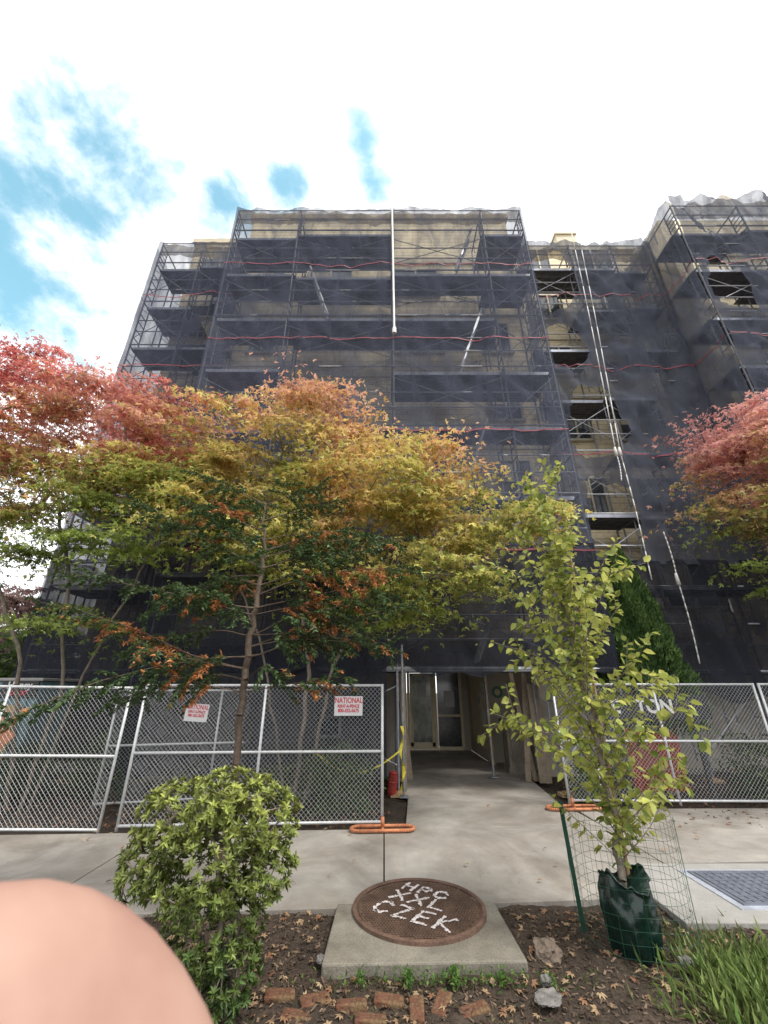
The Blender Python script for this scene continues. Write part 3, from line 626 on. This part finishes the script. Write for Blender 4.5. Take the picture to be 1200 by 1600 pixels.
o=b.obj('plastic_drum',M['red'],None,(.14,8.95,0),(R(4),R(6),0),smooth=True); tag(o,'small red plastic drum beside the entrance post','drum')
def ribbon(pts,wd,m,name,label,cat):
    b=MB(); P=[Vector(p) for p in pts]
    for i,(a,c) in enumerate(zip(P[:-1],P[1:])):
        t0=Vector((math.sin(i*.7)*.4,math.cos(i*.7)*.3,1)).normalized()*wd/2; t1=Vector((math.sin((i+1)*.7)*.4,math.cos((i+1)*.7)*.3,1)).normalized()*wd/2
        if abs((c-a).normalized().z)>.8: t0=Vector((math.cos(i*.8),math.sin(i*.8),0))*wd/2; t1=Vector((math.cos((i+1)*.8),math.sin((i+1)*.8),0))*wd/2
        k=len(b.v); b.v+=[a-t0,c-t1,c+t1,a+t0]; b.f.append([k,k+1,k+2,k+3]); b.m.append(0)
    o=b.obj(name,m,smooth=True); tag(o,label,cat); return o
ribbon([(.33+.03*math.sin(i),8.6-.01*i,1.15-.09*i) for i in range(12)],.06,M['yellow'],'caution_tape','yellow caution tape hanging from the entrance post','tape')
ribbon([(.3-i*.13,8.3-.03*math.sin(i),.80-.35*math.sin(i/12*3.1)) for i in range(13)],.035,M['yellow'],'caution_tape','yellow caution tape sagging across the shrubs','tape')
for x,y in ((.36,8.7),(2.40,10.5)):
    b=MB(); b.tube((0,0,0),(0,0,2.6),.024,n=10); b.box((0,0,.02),(.16,.16,.02)); b.tube((0,0,1.2),(0,0,1.35),.035,n=10); o=b.obj('shoring_post',M['post'],None,(x,y,.01)); tag(o,'steel shoring post standing on the entrance path','post','entrance shoring posts')
b=MB(); b.box((0,0,1.2),(.02,1.1,2.3)); b.box((-.02,-.5,1.2),(.04,.09,2.4)); o=b.obj('plywood_hoarding',M['ply'],None,(.42,9.6,0)); tag(o,'weathered plywood panel lining the entrance walk','hoarding')
net((4.35,8.55,0),R(8),1.1,.12,1.15,[0,1.1],m=M['netred'],label='red plastic mesh draped behind the fence',seed=13,amp=.2,res=.06,name='safety_mesh')
# ------------------------------------------------------------------ maples
def maple(name,base_chains,ells,ncl,nper,colfn,label,seed,size=.082,rad=.60):
    global rng
    rng=np.random.default_rng(seed); t=empty(name,tuple(base_chains[0][0])); off=np.array(base_chains[0][0])
    s=Skel(); 
    for c in base_chains: s.chain(c,-1,.3)
    C,_=ell_pts(ells,ncl); order=np.argsort(np.linalg.norm(C-s.p[-1],axis=1))
    for i in order: s.reach(C[i],.3,minz=1.3)
    tr=s.mesh('trunk',M['bark'],.0062,.48,.13,7,t); tr.location=tuple(-off)
    P,D,Nn,L_,cc=spray_leaves(C,nper,rad,.02,size,colfn)
    cr=leaves('crown',P,D,Nn,L_,L_,cc,'maple',M['leaf'],t); cr.location=tuple(-off)
    tag(t,label,'tree'); return t
def mixc(a,b,t): t=np.clip(t,0,1)[:,None]; return np.array(a)*(1-t)+np.array(b)*t
GREEN=(.25,.32,.07);YEL=(.68,.60,.17);ORG=(.76,.42,.18);RED=(.66,.19,.16);PINK=(.78,.40,.35)
def colA(P):
    h=(P[:,2]-4.2)/3.6+.45*cnoise(P,.9,1)+rng.normal(size=len(P))*.15; lf=(-P[:,0]-5.0)/4
    c=mixc(GREEN,YEL,h*2.2); c=mixc(c,ORG,(h-.26)*2.4+lf*.3); k=np.clip((h-.38)*2.3+lf*.5,0,1)[:,None]; c=c*(1-k)+mixc(RED,PINK,.5+.9*cnoise(P,2.,5))*k
    return c*(.6+.6*rng.random(len(P)))[:,None]
def colB(P):
    h=(P[:,2]-3.2)/4.6+.40*cnoise(P,1.1,2)+rng.normal(size=len(P))*.15
    c=mixc(GREEN,YEL,h*2.2); c=mixc(c,ORG,(h-.36)*2.0); c=mixc(c,PINK,(h-.72)*1.8)
    return c*(.6+.6*rng.random(len(P)))[:,None]
def colR(P):
    h=(P[:,2]-4.4)/3.2+.35*cnoise(P,1.1,3)+rng.normal(size=len(P))*.12
    c=mixc(GREEN,ORG,h*1.6); c=mixc(c,(.74,.36,.32),(h-.25)*2.2); return c*(.6+.6*rng.random(len(P)))[:,None]
maple('maple_tree',[[(-5.9,8.0,-.05),(-5.7,7.9,1.8),(-6.2,7.8,4.0),(-7.2,7.7,6.2)],[(-5.8,8.05,-.05),(-5.4,7.9,2.0),(-4.6,7.7,4.2),(-4.3,7.6,5.6)],[(-6.1,8.0,-.05),(-6.5,7.8,2.2),(-7.8,7.5,4.6)]],
 [((-6.4,7.6,7.0),(2.1,1.2,1.6)),((-8.3,7.4,7.5),(1.7,1.1,1.9)),((-4.4,7.4,6.6),(1.9,1.1,1.5)),((-7.6,7.2,5.6),(1.8,1.0,.8)),((-5.2,7.2,5.3),(1.5,.9,.6)),((-6.9,7.2,4.4),(1.4,.8,.4)),((-5.7,7.0,2.9),(1.1,.6,.2)),((-4.6,7.1,4.3),(.9,.6,.3))],240,150,colA,'multi-stem maple turning red and orange behind the fence',11)
maple('maple_tree',[[(-1.5,8.1,-.05),(-1.35,8.0,2.0),(-1.7,7.7,4.2),(-2.0,7.5,5.8)],[(-1.35,8.1,-.05),(-.9,7.9,2.2),(.0,7.5,4.0),(1.0,7.3,4.6)],[(-1.6,8.15,-.05),(-2.2,7.8,2.4),(-3.0,7.5,4.2)]],
 [((-1.6,7.3,6.8),(1.3,1.0,1.35)),((-.1,7.2,5.7),(1.7,1.2,1.2)),((1.7,7.1,4.9),(1.4,.9,.65)),((-2.9,7.2,5.0),(1.4,1.0,1.0)),((.8,7.0,3.8),(1.7,.8,.6)),((-1.8,7.2,4.3),(1.4,.8,.8)),((2.6,7.1,4.7),(.8,.5,.3)),((-.2,7.0,3.0),(1.2,.6,.3))],235,150,colB,'spreading maple with yellow-green and orange leaves before the scaffold',12)
maple('maple_tree',[[(9.3,8.1,-.05),(9.2,8.0,2.2),(8.7,7.7,4.4)],[(9.5,8.1,-.05),(9.9,7.9,3.0),(9.6,7.6,5.2)]],
 [((8.0,7.6,6.4),(1.5,1.1,1.0)),((9.4,7.5,7.0),(1.6,1.1,1.2)),((8.3,7.5,5.1),(1.8,1.0,.8)),((8.1,7.5,3.8),(1.2,.8,.4))],140,145,colR,'maple with pinkish red foliage beside the scaffold',13)
def simple_tree(name,pos,ells,ncl,nper,c0,c1,label,seed,size=.13,rad=.6,kind='ovate'):
    maple_cols=lambda P: mixc(c0,c1,.5+.7*cnoise(P,.8,seed)+rng.normal(size=len(P))*.2)*(.6+.6*rng.random(len(P)))[:,None]
    maple(name,[[pos,(pos[0]+.1,pos[1],pos[2]+1.8),(pos[0],pos[1]+.1,pos[2]+3.6)]],ells,ncl,nper,maple_cols,label,seed,size,rad)
simple_tree('broadleaf_tree',(-11.9,10,-.1),[((-11.9,10,7.2),(1.5,1.5,2.2)),((-12.2,10,5),(1.5,1.3,1.2))],90,110,(.03,.06,.02),(.07,.11,.03),'dark green broadleaf tree at the edge of the lot',21)
simple_tree('plum_tree',(-17,18,-.1),[((-17,18,4.6),(3.0,2,1.8)),((-14.6,18,3.2),(2,1.6,1.3))],90,110,(.16,.08,.08),(.34,.25,.20),'dull purple plum tree beyond the lot',22,.2,.9)
simple_tree('broadleaf_tree',(-13,15,-.1),[((-13,15,2.4),(3.0,1.6,1.6))],60,110,(.05,.10,.02),(.12,.18,.06),'low green tree beyond the fence',23,.16,.8)
# ------------------------------------------------------------------ conifer
rng=np.random.default_rng(36)
ct=empty('yew_tree',(-1.35,4.25,-.05)); s=Skel(); top=s.chain([(0,0,0),(.03,0,1.2),(.0,.02,2.2),(.06,0,3.0),(.0,0,3.75)],-1,.1,.012)
tn=[i for i in range(len(s.p)) if s.p[i][2]>1.72]; P=[];D=[];Nn=[];C=[];Ls=[]
nb=42
for k in range(nb):
    j=tn[int((k+.5)/nb*len(tn))]; z=s.p[j][2]; f=(z-1.7)/2.05; az=(k%2)*math.pi+rng.normal()*.55+.15
    if k%5==4: az=1.57*(1 if k%2 else -1)+rng.normal()*.4
    Lb=(2.3-1.3*f)*(.74+.34*rng.random())
    if math.sin(az)<-.5: Lb*=.5
    if f<.15 and math.cos(az)>0: Lb*=.5
    p=s.p[j].copy(); d=np.array([math.cos(az),math.sin(az)*.8,.12+.40*f+rng.normal()*.09]); last=j; n=int(Lb/.1); dead=rng.random()<.4 and f<.85
    for i in range(n):
        d=d+np.array([0,0,-.014])+rng.normal(size=3)*.055; d/=np.linalg.norm(d); p=p+d*.1; last=s.add(p,last)
        if i>1:
            side=np.cross(d,[0,0,1.]); side/=np.linalg.norm(side)
            for sg in (-1,1):
                if rng.random()<.15: continue
                tl=.10+.20*(1-i/n)+.14*rng.random(); td=side*sg*.8+d*.8+np.array([0,0,-.1+rng.normal()*.4]); td/=np.linalg.norm(td); q=p.copy(); tl_last=last
                isdead=(dead and rng.random()<.45 and .1<i/n<.75) or rng.random()<.03
                m=int(tl/.020)
                for u in range(m):
                    td=td+np.array([0,0,-.045])+rng.normal(size=3)*.05; td/=np.linalg.norm(td); q=q+td*.020
                    if u%5==4: tl_last=s.add(q,tl_last)
                    sd=np.cross(td,[0,0,1.]); tipd=isdead or (dead and u>m*.6 and rng.random()<.25)
                    for s2 in (-1,1):
                        for rep in range(2):
                            P.append(q+rng.normal(size=3)*.009); D.append(sd*s2+td*(.3+.7*rng.random())+rng.normal(size=3)*.4); Nn.append(np.array([0,0,1])+rng.normal(size=3)*.5)
                            base=np.array((.50,.21,.075)) if tipd else np.array((.040,.082,.032))+np.array((.07,.085,.02))*rng.random()
                            C.append(base*(.5+.8*rng.random())); Ls.append(.028+.022*rng.random())
P=np.array(P);D=np.array(D);Nn=np.array(Nn);C=np.array(C);Ls=np.array(Ls)
s.mesh('trunk',M['bark2'],.0014,.50,.034,6,ct); leaves('crown',P,D,Nn,Ls,Ls*.46,C,'blade',M['needle'],ct); NEED=len(P)
tag(ct,'sparse young conifer with browning orange twigs in the planting strip','tree')
# ------------------------------------------------------------------ bush
rng=np.random.default_rng(41)
bt=empty('shrub',(-1.0,3.6,-.04)); off=np.array((-1.0,3.6,-.04)); s=Skel()
for a in ((-1.05,3.55),(-.95,3.6),(-1.0,3.65)): s.chain([(a[0],a[1],-.05),(a[0]*1.02,a[1],.35),(a[0]*1.12,a[1],.75)],-1,.1,.015)
ells=[((-1.46,3.6,.92),(.30,.34,.22)),((-.88,3.56,.92),(.27,.32,.24)),((-1.15,3.6,1.04),(.28,.34,.17)),((-1.58,3.55,.66),(.22,.26,.20)),((-1.2,3.5,.66),(.42,.36,.26)),((-.80,3.5,.66),(.20,.24,.18)),((-1.1,3.5,.36),(.32,.28,.24)),((-.98,3.48,.14),(.20,.22,.18))]
Cs,gi=ell_pts(ells,1300,.58); P=[];D=[];Nn=[];C=[];Ls=[]
for i,c in enumerate(Cs):
    if i%5==0: s.reach(c,.12,.2)
    e=ells[gi[i]]; o_=(c-np.array(e[0]))/np.array(e[1]); ax=o_*.9+np.array([0,-.15,.75])+rng.normal(size=3)*.25; ax/=np.linalg.norm(ax)
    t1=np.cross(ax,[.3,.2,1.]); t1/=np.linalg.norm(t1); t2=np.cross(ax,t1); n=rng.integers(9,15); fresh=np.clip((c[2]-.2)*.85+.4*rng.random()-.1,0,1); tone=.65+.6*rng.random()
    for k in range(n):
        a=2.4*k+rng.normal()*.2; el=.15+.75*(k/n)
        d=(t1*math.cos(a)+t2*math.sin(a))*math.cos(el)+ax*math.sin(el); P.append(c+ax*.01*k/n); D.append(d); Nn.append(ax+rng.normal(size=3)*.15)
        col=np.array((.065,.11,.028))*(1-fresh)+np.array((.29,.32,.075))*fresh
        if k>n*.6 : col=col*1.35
        C.append(col*tone*(.6+.6*rng.random())); Ls.append(.028+.024*rng.random())
P=np.array(P);Ls=np.array(Ls)
tr=s.mesh('stems',M['bark'],.003,.5,.03,5,bt); tr.location=tuple(-off)
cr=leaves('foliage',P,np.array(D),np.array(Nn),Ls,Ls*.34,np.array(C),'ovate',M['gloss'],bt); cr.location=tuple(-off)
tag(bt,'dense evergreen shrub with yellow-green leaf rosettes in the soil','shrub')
# ------------------------------------------------------------------ young tree
rng=np.random.default_rng(51)
yt=empty('young_tree',(1.9,4.15,-.03)); s=Skel(); s.chain([(0,0,0),(.02,0,.9),(-.03,0,2.0),(-.10,0,2.9),(-.15,0,3.65)],-1,.1,.015)
tn=[i for i in range(len(s.p)) if s.p[i][2]>.45]; P=[];D=[];Nn=[];C=[];Ls=[]
def leafrow(pts,dens):
    for a,c in zip(pts[:-1],pts[1:]):
        d=c-a
        for k in range(dens):
            q=a+d*rng.random(); o_=rng.normal(size=3); o_-=d*np.dot(o_,d)/np.dot(d,d); o_/=np.linalg.norm(o_)
            P.append(q+o_*.012); D.append(o_*.9+d/np.linalg.norm(d)*.5+np.array([0,0,-.35])+rng.normal(size=3)*.25); Nn.append(np.array([0,0,.9])+rng.normal(size=3)*.5)
            y=rng.random()**.7; C.append((np.array((.18,.26,.05))*(1-y)+np.array((.58,.58,.15))*y)*(.6+.6*rng.random())); Ls.append(.052+.045*rng.random())
nb=58
for k in range(nb):
    j=tn[int((k+.5)/nb*len(tn))]; z=s.p[j][2]; f=(z-.45)/3.2; az=k*2.4+rng.normal()*.3; Lb=(.95 if f<.7 else .4)*(.6+.7*rng.random()); out_=.72 if f<.5 else .48
    d=np.array([math.cos(az)*out_,math.sin(az)*out_*.8,1.0]); d/=np.linalg.norm(d); p=s.p[j].copy(); last=j; pts=[p]
    if k%9==3: Lb*=1.25; d=np.array([math.cos(az),math.sin(az)*.6,.6]); d/=np.linalg.norm(d)
    for i in range(int(Lb/.08)):
        d=d+np.array([math.cos(az)*.04,math.sin(az)*.04,.0])+rng.normal(size=3)*.07; d/=np.linalg.norm(d); p=p+d*.08; last=s.add(p,last); pts.append(p)
        if rng.random()<.22:
            d2=d+rng.normal(size=3)*.7; d2/=np.linalg.norm(d2); q=p.copy(); l2=last; p2=[q]
            for u in range(4): q=q+d2*.07; l2=s.add(q,l2); p2.append(q)
            leafrow(p2,3)
    leafrow(pts,3)
leafrow([s.p[i] for i in tn],3)
s.mesh('trunk',M['bark'],.0030,.5,.03,6,yt); leaves('crown',np.array(P),np.array(D),np.array(Nn),np.array(Ls),np.array(Ls)*.66,np.array(C),'ovate',M['leaf'],yt)
tag(yt,'slender young tree with yellow-green leaves staked in the planting strip','tree')
b=MB(); n=90; rows=40
for j in range(rows+1):
    t=j/rows; z=.44*t; rr=.165+.03*math.sin(t*2.8)-.02*t+.02*(t>.93)*math.sin(t*40)
    for i in range(n):
        a=2*math.pi*i/n; ca,sa=math.cos(a),math.sin(a); f=.007*math.sin(a*7+3*t)+.03*mnoise.noise((ca*2.2,sa*2.2,t*2))+.020*abs(mnoise.noise((ca*3.5,sa*3.5,t*3)))+.005*mnoise.noise((ca*10,sa*10,t*9))
        rad_=rr+f; zz=z+.05*math.sin(a*2+1)*t+.05*mnoise.noise((ca*3,sa*3,2))*t
        b.v.append(Vector((rad_*ca,rad_*sa,zz)))
for j in range(rows):
    for i in range(n): k=(i+1)%n; b.f.append([j*n+i,j*n+k,(j+1)*n+k,(j+1)*n+i]); b.m.append(0)
cidx=len(b.v); b.v.append(Vector((0,0,.34)))
for i in range(n): b.f.append([rows*n+i,rows*n+(i+1)%n,cidx]); b.m.append(0)
o=b.obj('watering_bag',M['bag'],None,(1.9,4.13,-.03),smooth=True); tag(o,'dark green plastic watering bag wrapped round the young trunk','watering bag')
b=MB(); Rr=.42
for k in range(28):
    a=2*math.pi*k/28; b.tube((Rr*math.cos(a),Rr*math.sin(a),0),(Rr*math.cos(a)*1.01,Rr*math.sin(a),.86),.0014,n=3,cap=False)
for z in [i*.075 for i in range(12)]:
    b.path([(Rr*math.cos(2*math.pi*k/28),Rr*math.sin(2*math.pi*k/28),z+.01*math.sin(k)) for k in range(28)],.0014,3,closed=True)
o=b.obj('wire_cage',M['greenwire'],None,(1.95,4.2,-.03)); tag(o,'green wire mesh cage round the young tree','wire cage')
b=MB(); b.box((0,0,.5),(.035,.006,1.0)); b.box((0,.015,.5),(.006,.03,1.0)); 
for i in range(12): b.box((0,-.006,.1+i*.075),(.018,.008,.012))
o=b.obj('metal_stake',M['greenwire'],None,(1.62,4.38,-.15),(0,R(-3),0)); tag(o,'green steel stake beside the wire cage','stake')
b=MB(); b.tube((0,0,0),(.02,0,3.5),.016,.013,8); o=b.obj('wooden_stake',M['wood'],None,(1.98,4.22,-.05)); tag(o,'tall thin wooden stake supporting the young tree','stake')
# ------------------------------------------------------------------ cypress
rng=np.random.default_rng(61)
cy=empty('cypress_tree',(5.5,9.3,-.05)); b=MB(); b.tube((0,0,0),(0,0,4.6),.09,.01,8); b.obj('trunk',M['bark'],cy)
n=24000; t=rng.random(n)**.8; z=1.0+3.9*t; a=rng.random(n)*6.283; rr=.78*np.minimum(1,(1-t)*1.3+.02)**.75*(.72+.28*rng.random(n)**.5)*(1+.16*np.sin(a*5+z*3)+.10*np.sin(a*11-z*7))
P=np.stack([rr*np.cos(a),rr*np.sin(a),z],1); D=np.stack([np.cos(a)*.5,np.sin(a)*.5,np.ones(n)],1)+rng.normal(size=(n,3))*.3
C=mixc((.05,.11,.03),(.19,.30,.08),rng.random(n)*(.6+.5*np.sin(a*5+z*3)))*(.6+.6*rng.random(n))[:,None]
leaves('crown',P,D,np.stack([np.cos(a),np.sin(a),.2*np.ones(n)],1)+rng.normal(size=(n,3))*.6,.07+.05*rng.random(n),.03,C,'blade',M['needle'],cy)
tag(cy,'dense conical evergreen cypress against the netting','tree')
def shrub(pos,rad,c0,c1,seed,label,n=2600,size=.06):
    global rng
    rng=np.random.default_rng(seed); o=empty('garden_shrub',(pos[0],pos[1],-.05)); s=Skel(); s.chain([(0,0,0),(0,0,rad[2]*.8)],-1,.15)
    C_,_=ell_pts([((0,0,rad[2]*.95),rad)],40,.3)
    for c in C_: s.reach(c,.2)
    s.mesh('stems',M['bark'],.004,.5,.03,5,o); P,D,Nn,L_,cc=spray_leaves(C_,n/40,rad[0]*.45,.06,size,lambda P: mixc(c0,c1,rng.random(len(P)))*(.5+.7*rng.random(len(P)))[:,None])
    leaves('foliage',P,D+rng.normal(size=D.shape)*.5,Nn,L_,L_*.5,cc,'ovate',M['gloss'],o); tag(o,label,'shrub','garden shrubs behind the fence')
for i,(x,y,r_,c0,c1) in enumerate([(-.75,8.0,(.6,.5,.48),(.04,.08,.02),(.12,.20,.05)),(-1.8,8.6,(.6,.5,.35),(.05,.09,.02),(.15,.18,.06)),(-5.2,9.0,(.7,.5,.6),(.04,.08,.02),(.09,.15,.04)),(-6.6,8.6,(.6,.5,.5),(.04,.08,.02),(.10,.15,.05)),(-3.6,9.2,(.6,.4,.4),(.06,.08,.03),(.14,.13,.06)),(3.75,8.7,(.4,.35,.38),(.04,.08,.02),(.15,.21,.06)),(7.0,8.9,(.8,.5,.6),(.04,.08,.02),(.11,.16,.05)),(8.3,8.9,(.6,.5,.5),(.03,.06,.02),(.09,.12,.05)),(-8.4,8.6,(.7,.5,.6),(.03,.06,.02),(.10,.15,.05))]):
    shrub((x,y),r_,c0,c1,70+i,'low leafy green shrub in the garden bed')
# ------------------------------------------------------------------ ground details
rng=np.random.default_rng(81)
def soilz(x,y): return -.035+.028*(mnoise.noise((x*2.2,y*2.2,1.3))+.45*mnoise.noise((x*9,y*9,4)))
n=11000; X=rng.uniform(-3.5,4,n); Y=rng.uniform(3.0,4.75,n); k=(Y<near(0)+.05*X-.02); X=X[k];Y=Y[k]; n=len(X)
Z=np.array([soilz(a,b_) for a,b_ in zip(X,Y)])+.008
k=~((X>-.45)&(X<1.02)&(Y>3.8)); X=X[k];Y=Y[k];Z=Z[k]; n=len(X)
a=rng.random(n)*6.28; D=np.stack([np.cos(a),np.sin(a),rng.normal(size=n)*.3],1)
o=leaves('mulch',np.stack([X,Y,Z],1),D,np.array([0,0,1.])+rng.normal(size=(n,3))*.5,.02+.035*rng.random(n),.006+.008*rng.random(n),mixc((.05,.033,.022),(.22,.155,.105),rng.random(n)**1.8),'quad',M['litter']); tag(o,'brown bark mulch chips over the soil','mulch',kind='stuff')
n=620; X=rng.uniform(-3.0,3.5,n); Y=rng.uniform(3.1,4.7,n); X[-60:]=rng.uniform(-5,5,60); Y[-60:]=rng.uniform(4.9,8.2,60)
Z=np.where(Y>4.75,.012,.0)+np.array([max(soilz(a,b_),-.04) if b_<4.75 else 0 for a,b_ in zip(X,Y)])+.015
k=~((X>-.45)&(X<1.02)&(Y>3.8)&(Y<5.2)); X=X[k];Y=Y[k];Z=Z[k]; n=len(X); a=rng.random(n)*6.28; D=np.stack([np.cos(a),np.sin(a),rng.normal(size=n)*.15],1)
o=leaves('fallen_leaves',np.stack([X,Y,Z],1),D,np.array([0,0,1.])+rng.normal(size=(n,3))*.35,.025+.035*rng.random(n),.05,mixc((.20,.09,.045),(.40,.30,.18),rng.random(n)),'maple5',M['litter']); tag(o,'dry fallen maple leaves scattered on soil and paving','fallen leaves',kind='stuff')
n=6000; X=rng.uniform(-14,14,n);Y=rng.uniform(7.0,10.8,n); k=~((X>.1)&(X<3.4)); X=X[k];Y=Y[k];n=len(X);a=rng.random(n)*6.28
o=leaves('garden_litter',np.stack([X,Y,-.02+.03*rng.random(n)],1),np.stack([np.cos(a),np.sin(a),rng.normal(size=n)*.2],1),np.array([0,0,1.])+rng.normal(size=(n,3))*.4,.04+.04*rng.random(n),.05,mixc((.12,.06,.035),(.34,.19,.12),rng.random(n)**2),'maple',M['litter']); tag(o,'brown leaf litter covering the garden bed','leaf litter',kind='stuff')
def grass(cx,cy,rx,ry,n,h,label,c0,c1,seed,wd=.005):
    r_=np.random.default_rng(seed); q=r_.normal(size=(n,2))*.5; X=cx+q[:,0]*rx;Y=cy+q[:,1]*ry; D=np.stack([q[:,0]*.35,q[:,1]*.35,np.ones(n)],1)+r_.normal(size=(n,3))*.45
    o=leaves('grass',np.stack([X,Y,np.full(n,-.045)],1),D,np.stack([r_.normal(size=n),r_.normal(size=n),.5*np.ones(n)],1),h*(.3+.9*r_.random(n)),wd*(.6+.8*r_.random(n)),mixc(c0,c1,r_.random(n))*(.6+.6*r_.random(n))[:,None],'blade',M['leaf']); tag(o,label,'grass',kind='stuff')
grass(2.62,3.50,.6,.42,4200,.17,'bright green grass tuft beside the watering bag',(.18,.31,.08),(.55,.66,.25),1,.0032)
grass(2.50,4.0,.42,.35,800,.12,'thin green grass beside the vault',(.18,.27,.08),(.48,.54,.24),2,.003)
grass(.35,3.74,1.2,.10,200,.045,'short weeds along the slab edge',(.07,.13,.03),(.2,.28,.08),3)
grass(-.2,3.45,1.4,.25,300,.03,'moss and short weeds between the old bricks',(.07,.13,.03),(.2,.28,.08),4)
rng=np.random.default_rng(91); n=600; q=rng.normal(size=(n,2)); X=.40+q[:,0]*.38; X+=.08*np.sin(X*20); Y=3.73+q[:,1]*.04; 
o=leaves('weeds',np.stack([X,Y,-.02+.05*rng.random(n)],1),rv(n)+np.array([0,0,.4]),np.array([0,0,1.])+rng.normal(size=(n,3))*.5,.018+.02*rng.random(n),.014,mixc((.05,.12,.025),(.16,.27,.06),rng.random(n)),'ovate',M['leaf']); tag(o,'low clover weeds at the slab edge','weeds',kind='stuff')
random.seed(5)
for i,(x,y,a,zz) in enumerate([(-.66,3.60,.05,.004),(-.43,3.57,.3,-.006),(-.20,3.53,-.05,-.002),(.03,3.58,.02,-.010),(.20,3.49,1.5,-.002),(.36,3.55,1.2,-.008),(-.52,3.44,-.1,-.010),(-.08,3.41,.1,-.008),(.55,3.50,.4,-.015)]):
    bm=bmesh.new(); bmesh.ops.create_cube(bm,size=1); bmesh.ops.subdivide_edges(bm,edges=bm.edges[:],cuts=6,use_grid_fill=True)
    for v_ in bm.verts:
        c=v_.co; e=max(0,abs(c.x)-.42)+max(0,abs(c.y)-.38)+max(0,abs(c.z)-.35); f=1-.35*e+.05*mnoise.noise((c.x*4+i*3,c.y*4,c.z*4))-.10*max(0,mnoise.noise((c.x*2+i*7,c.y*2,3)))
        v_.co=Vector((c.x*.195*f,c.y*.094*f,c.z*.06*f))
    me=bpy.data.meshes.new('brick'); bm.to_mesh(me); bm.free(); me.materials.append(M['brick']); me.polygons.foreach_set('use_smooth',[True]*len(me.polygons))
    o=put('brick',me,None,(x,y,-.032+zz),(random.uniform(-.16,.16),random.uniform(-.12,.12),a+random.uniform(-.12,.12))); tag(o,'old worn red brick sunk in the soil','brick','old bricks edging the soil')
def rock(x,y,sx,sy,sz,seed,label,mt='rock'):
    me=bpy.data.meshes.new('rock'); bm=bmesh.new(); bmesh.ops.create_icosphere(bm,subdivisions=4,radius=1)
    for v_ in bm.verts:
        n_=v_.co.normalized(); f=1+.35*mnoise.noise(n_*1.6+Vector((seed,0,0)))+.12*mnoise.noise(n_*5+Vector((seed,0,0))); f-=.25*max(0,n_.z-.5)
        v_.co=Vector((n_.x*f*sx,n_.y*f*sy,n_.z*f*sz))
    bm.to_mesh(me); bm.free(); me.materials.append(M[mt]); o=put('rock',me,None,(x,y,.0),(0,0,seed)); tag(o,label,'rock','loose rocks in the soil')
rock(1.2,4.05,.12,.09,.07,1.3,'rounded tan rock on the soil','tanrock'); rock(1.02,3.55,.07,.10,.02,2.2,'flat grey stone on the soil'); rock(1.07,3.72,.035,.03,.03,3.7,'small grey stone on the soil'); rock(2.12,3.9,.05,.05,.04,4.1,'pale stone beside the watering bag'); rock(-.45,3.95,.05,.03,.02,5.1,'small grey stone on the soil')
# ------------------------------------------------------------------ hand
m=bpy.data.materials.new('skin'); nt,N,L=nodes_of(m); out=N.new('ShaderNodeOutputMaterial'); bs=N.new('ShaderNodeBsdfPrincipled'); L.new(bs.outputs[0],out.inputs[0])
tc=N.new('ShaderNodeTexCoord'); nz=N.new('ShaderNodeTexNoise'); nz.inputs['Scale'].default_value=110; nz.inputs['Detail'].default_value=4; L.new(tc.outputs['Object'],nz.inputs['Vector']); rp=N.new('ShaderNodeValToRGB'); rp.color_ramp.elements[0].position=.35; rp.color_ramp.elements[1].position=.68; rp.color_ramp.elements[0].color=(.33,.185,.145,1); rp.color_ramp.elements[1].color=(.42,.26,.205,1); L.new(nz.outputs['Fac'],rp.inputs[0]); L.new(rp.outputs[0],bs.inputs['Base Color'])
bs.inputs['Roughness'].default_value=.55
def skinmesh(ch,name,parent):
    vs=[c[0] for c in ch]; es=[(c[2],i) for i,c in enumerate(ch) if c[2] is not None]
    me=bpy.data.meshes.new(name); me.from_pydata(vs,es,[]); o=put(name,me,parent); md=o.modifiers.new('skin','SKIN'); md.use_smooth_shade=True
    for i,c in enumerate(ch): me.skin_vertices[0].data[i].radius=(c[1],c[1])
    me.skin_vertices[0].data[0].use_root=True
    sb=o.modifiers.new('sub','SUBSURF'); sb.levels=3; sb.render_levels=3; me.materials.append(m); return o
hd=empty('hand'); hd.matrix_world=Matrix.Translation((0,0,1.75))@Euler((R(90+23.6),0,0)).to_matrix().to_4x4()
V=[((-.085,-.175,.05),.026,None),((-.075,-.135,.04),.030,0),((-.068,-.108,.03),.026,1),
 ((-.055,-.082,.008),.0150,2),((-.042,-.062,-.006),.0160,3),((-.028,-.0450,-.0132),.0182,4),((-.0166,-.0320,-.0150),.0184,5),((-.0140,-.0300,-.0150),.0158,6)]
for i,(x,y,z,l) in enumerate(((-.045,-.110,.018,.9),(-.048,-.130,.022,1.),(-.055,-.150,.03,.8))):
    k=len(V); V.append(((x,y,z),.010,2 if i==0 else 1)); V.append(((x+.024*l,y+.004,z-.006),.0095,k)); V.append(((x+.042*l,y-.004,z-.003),.0088,k+1)); V.append(((x+.052*l,y-.014,z+.004),.0078,k+2))
k=len(V); V.append(((-.10,-.13,.055),.014,1)); V.append(((-.108,-.105,.058),.012,k)); V.append(((-.106,-.082,.052),.010,k+1))
skinmesh(V,'skin',hd)
tag(hd,'bare hand with one pinkish fingertip close to the lens','hand')
print('needles',NEED,'objects',len(bpy.data.objects))
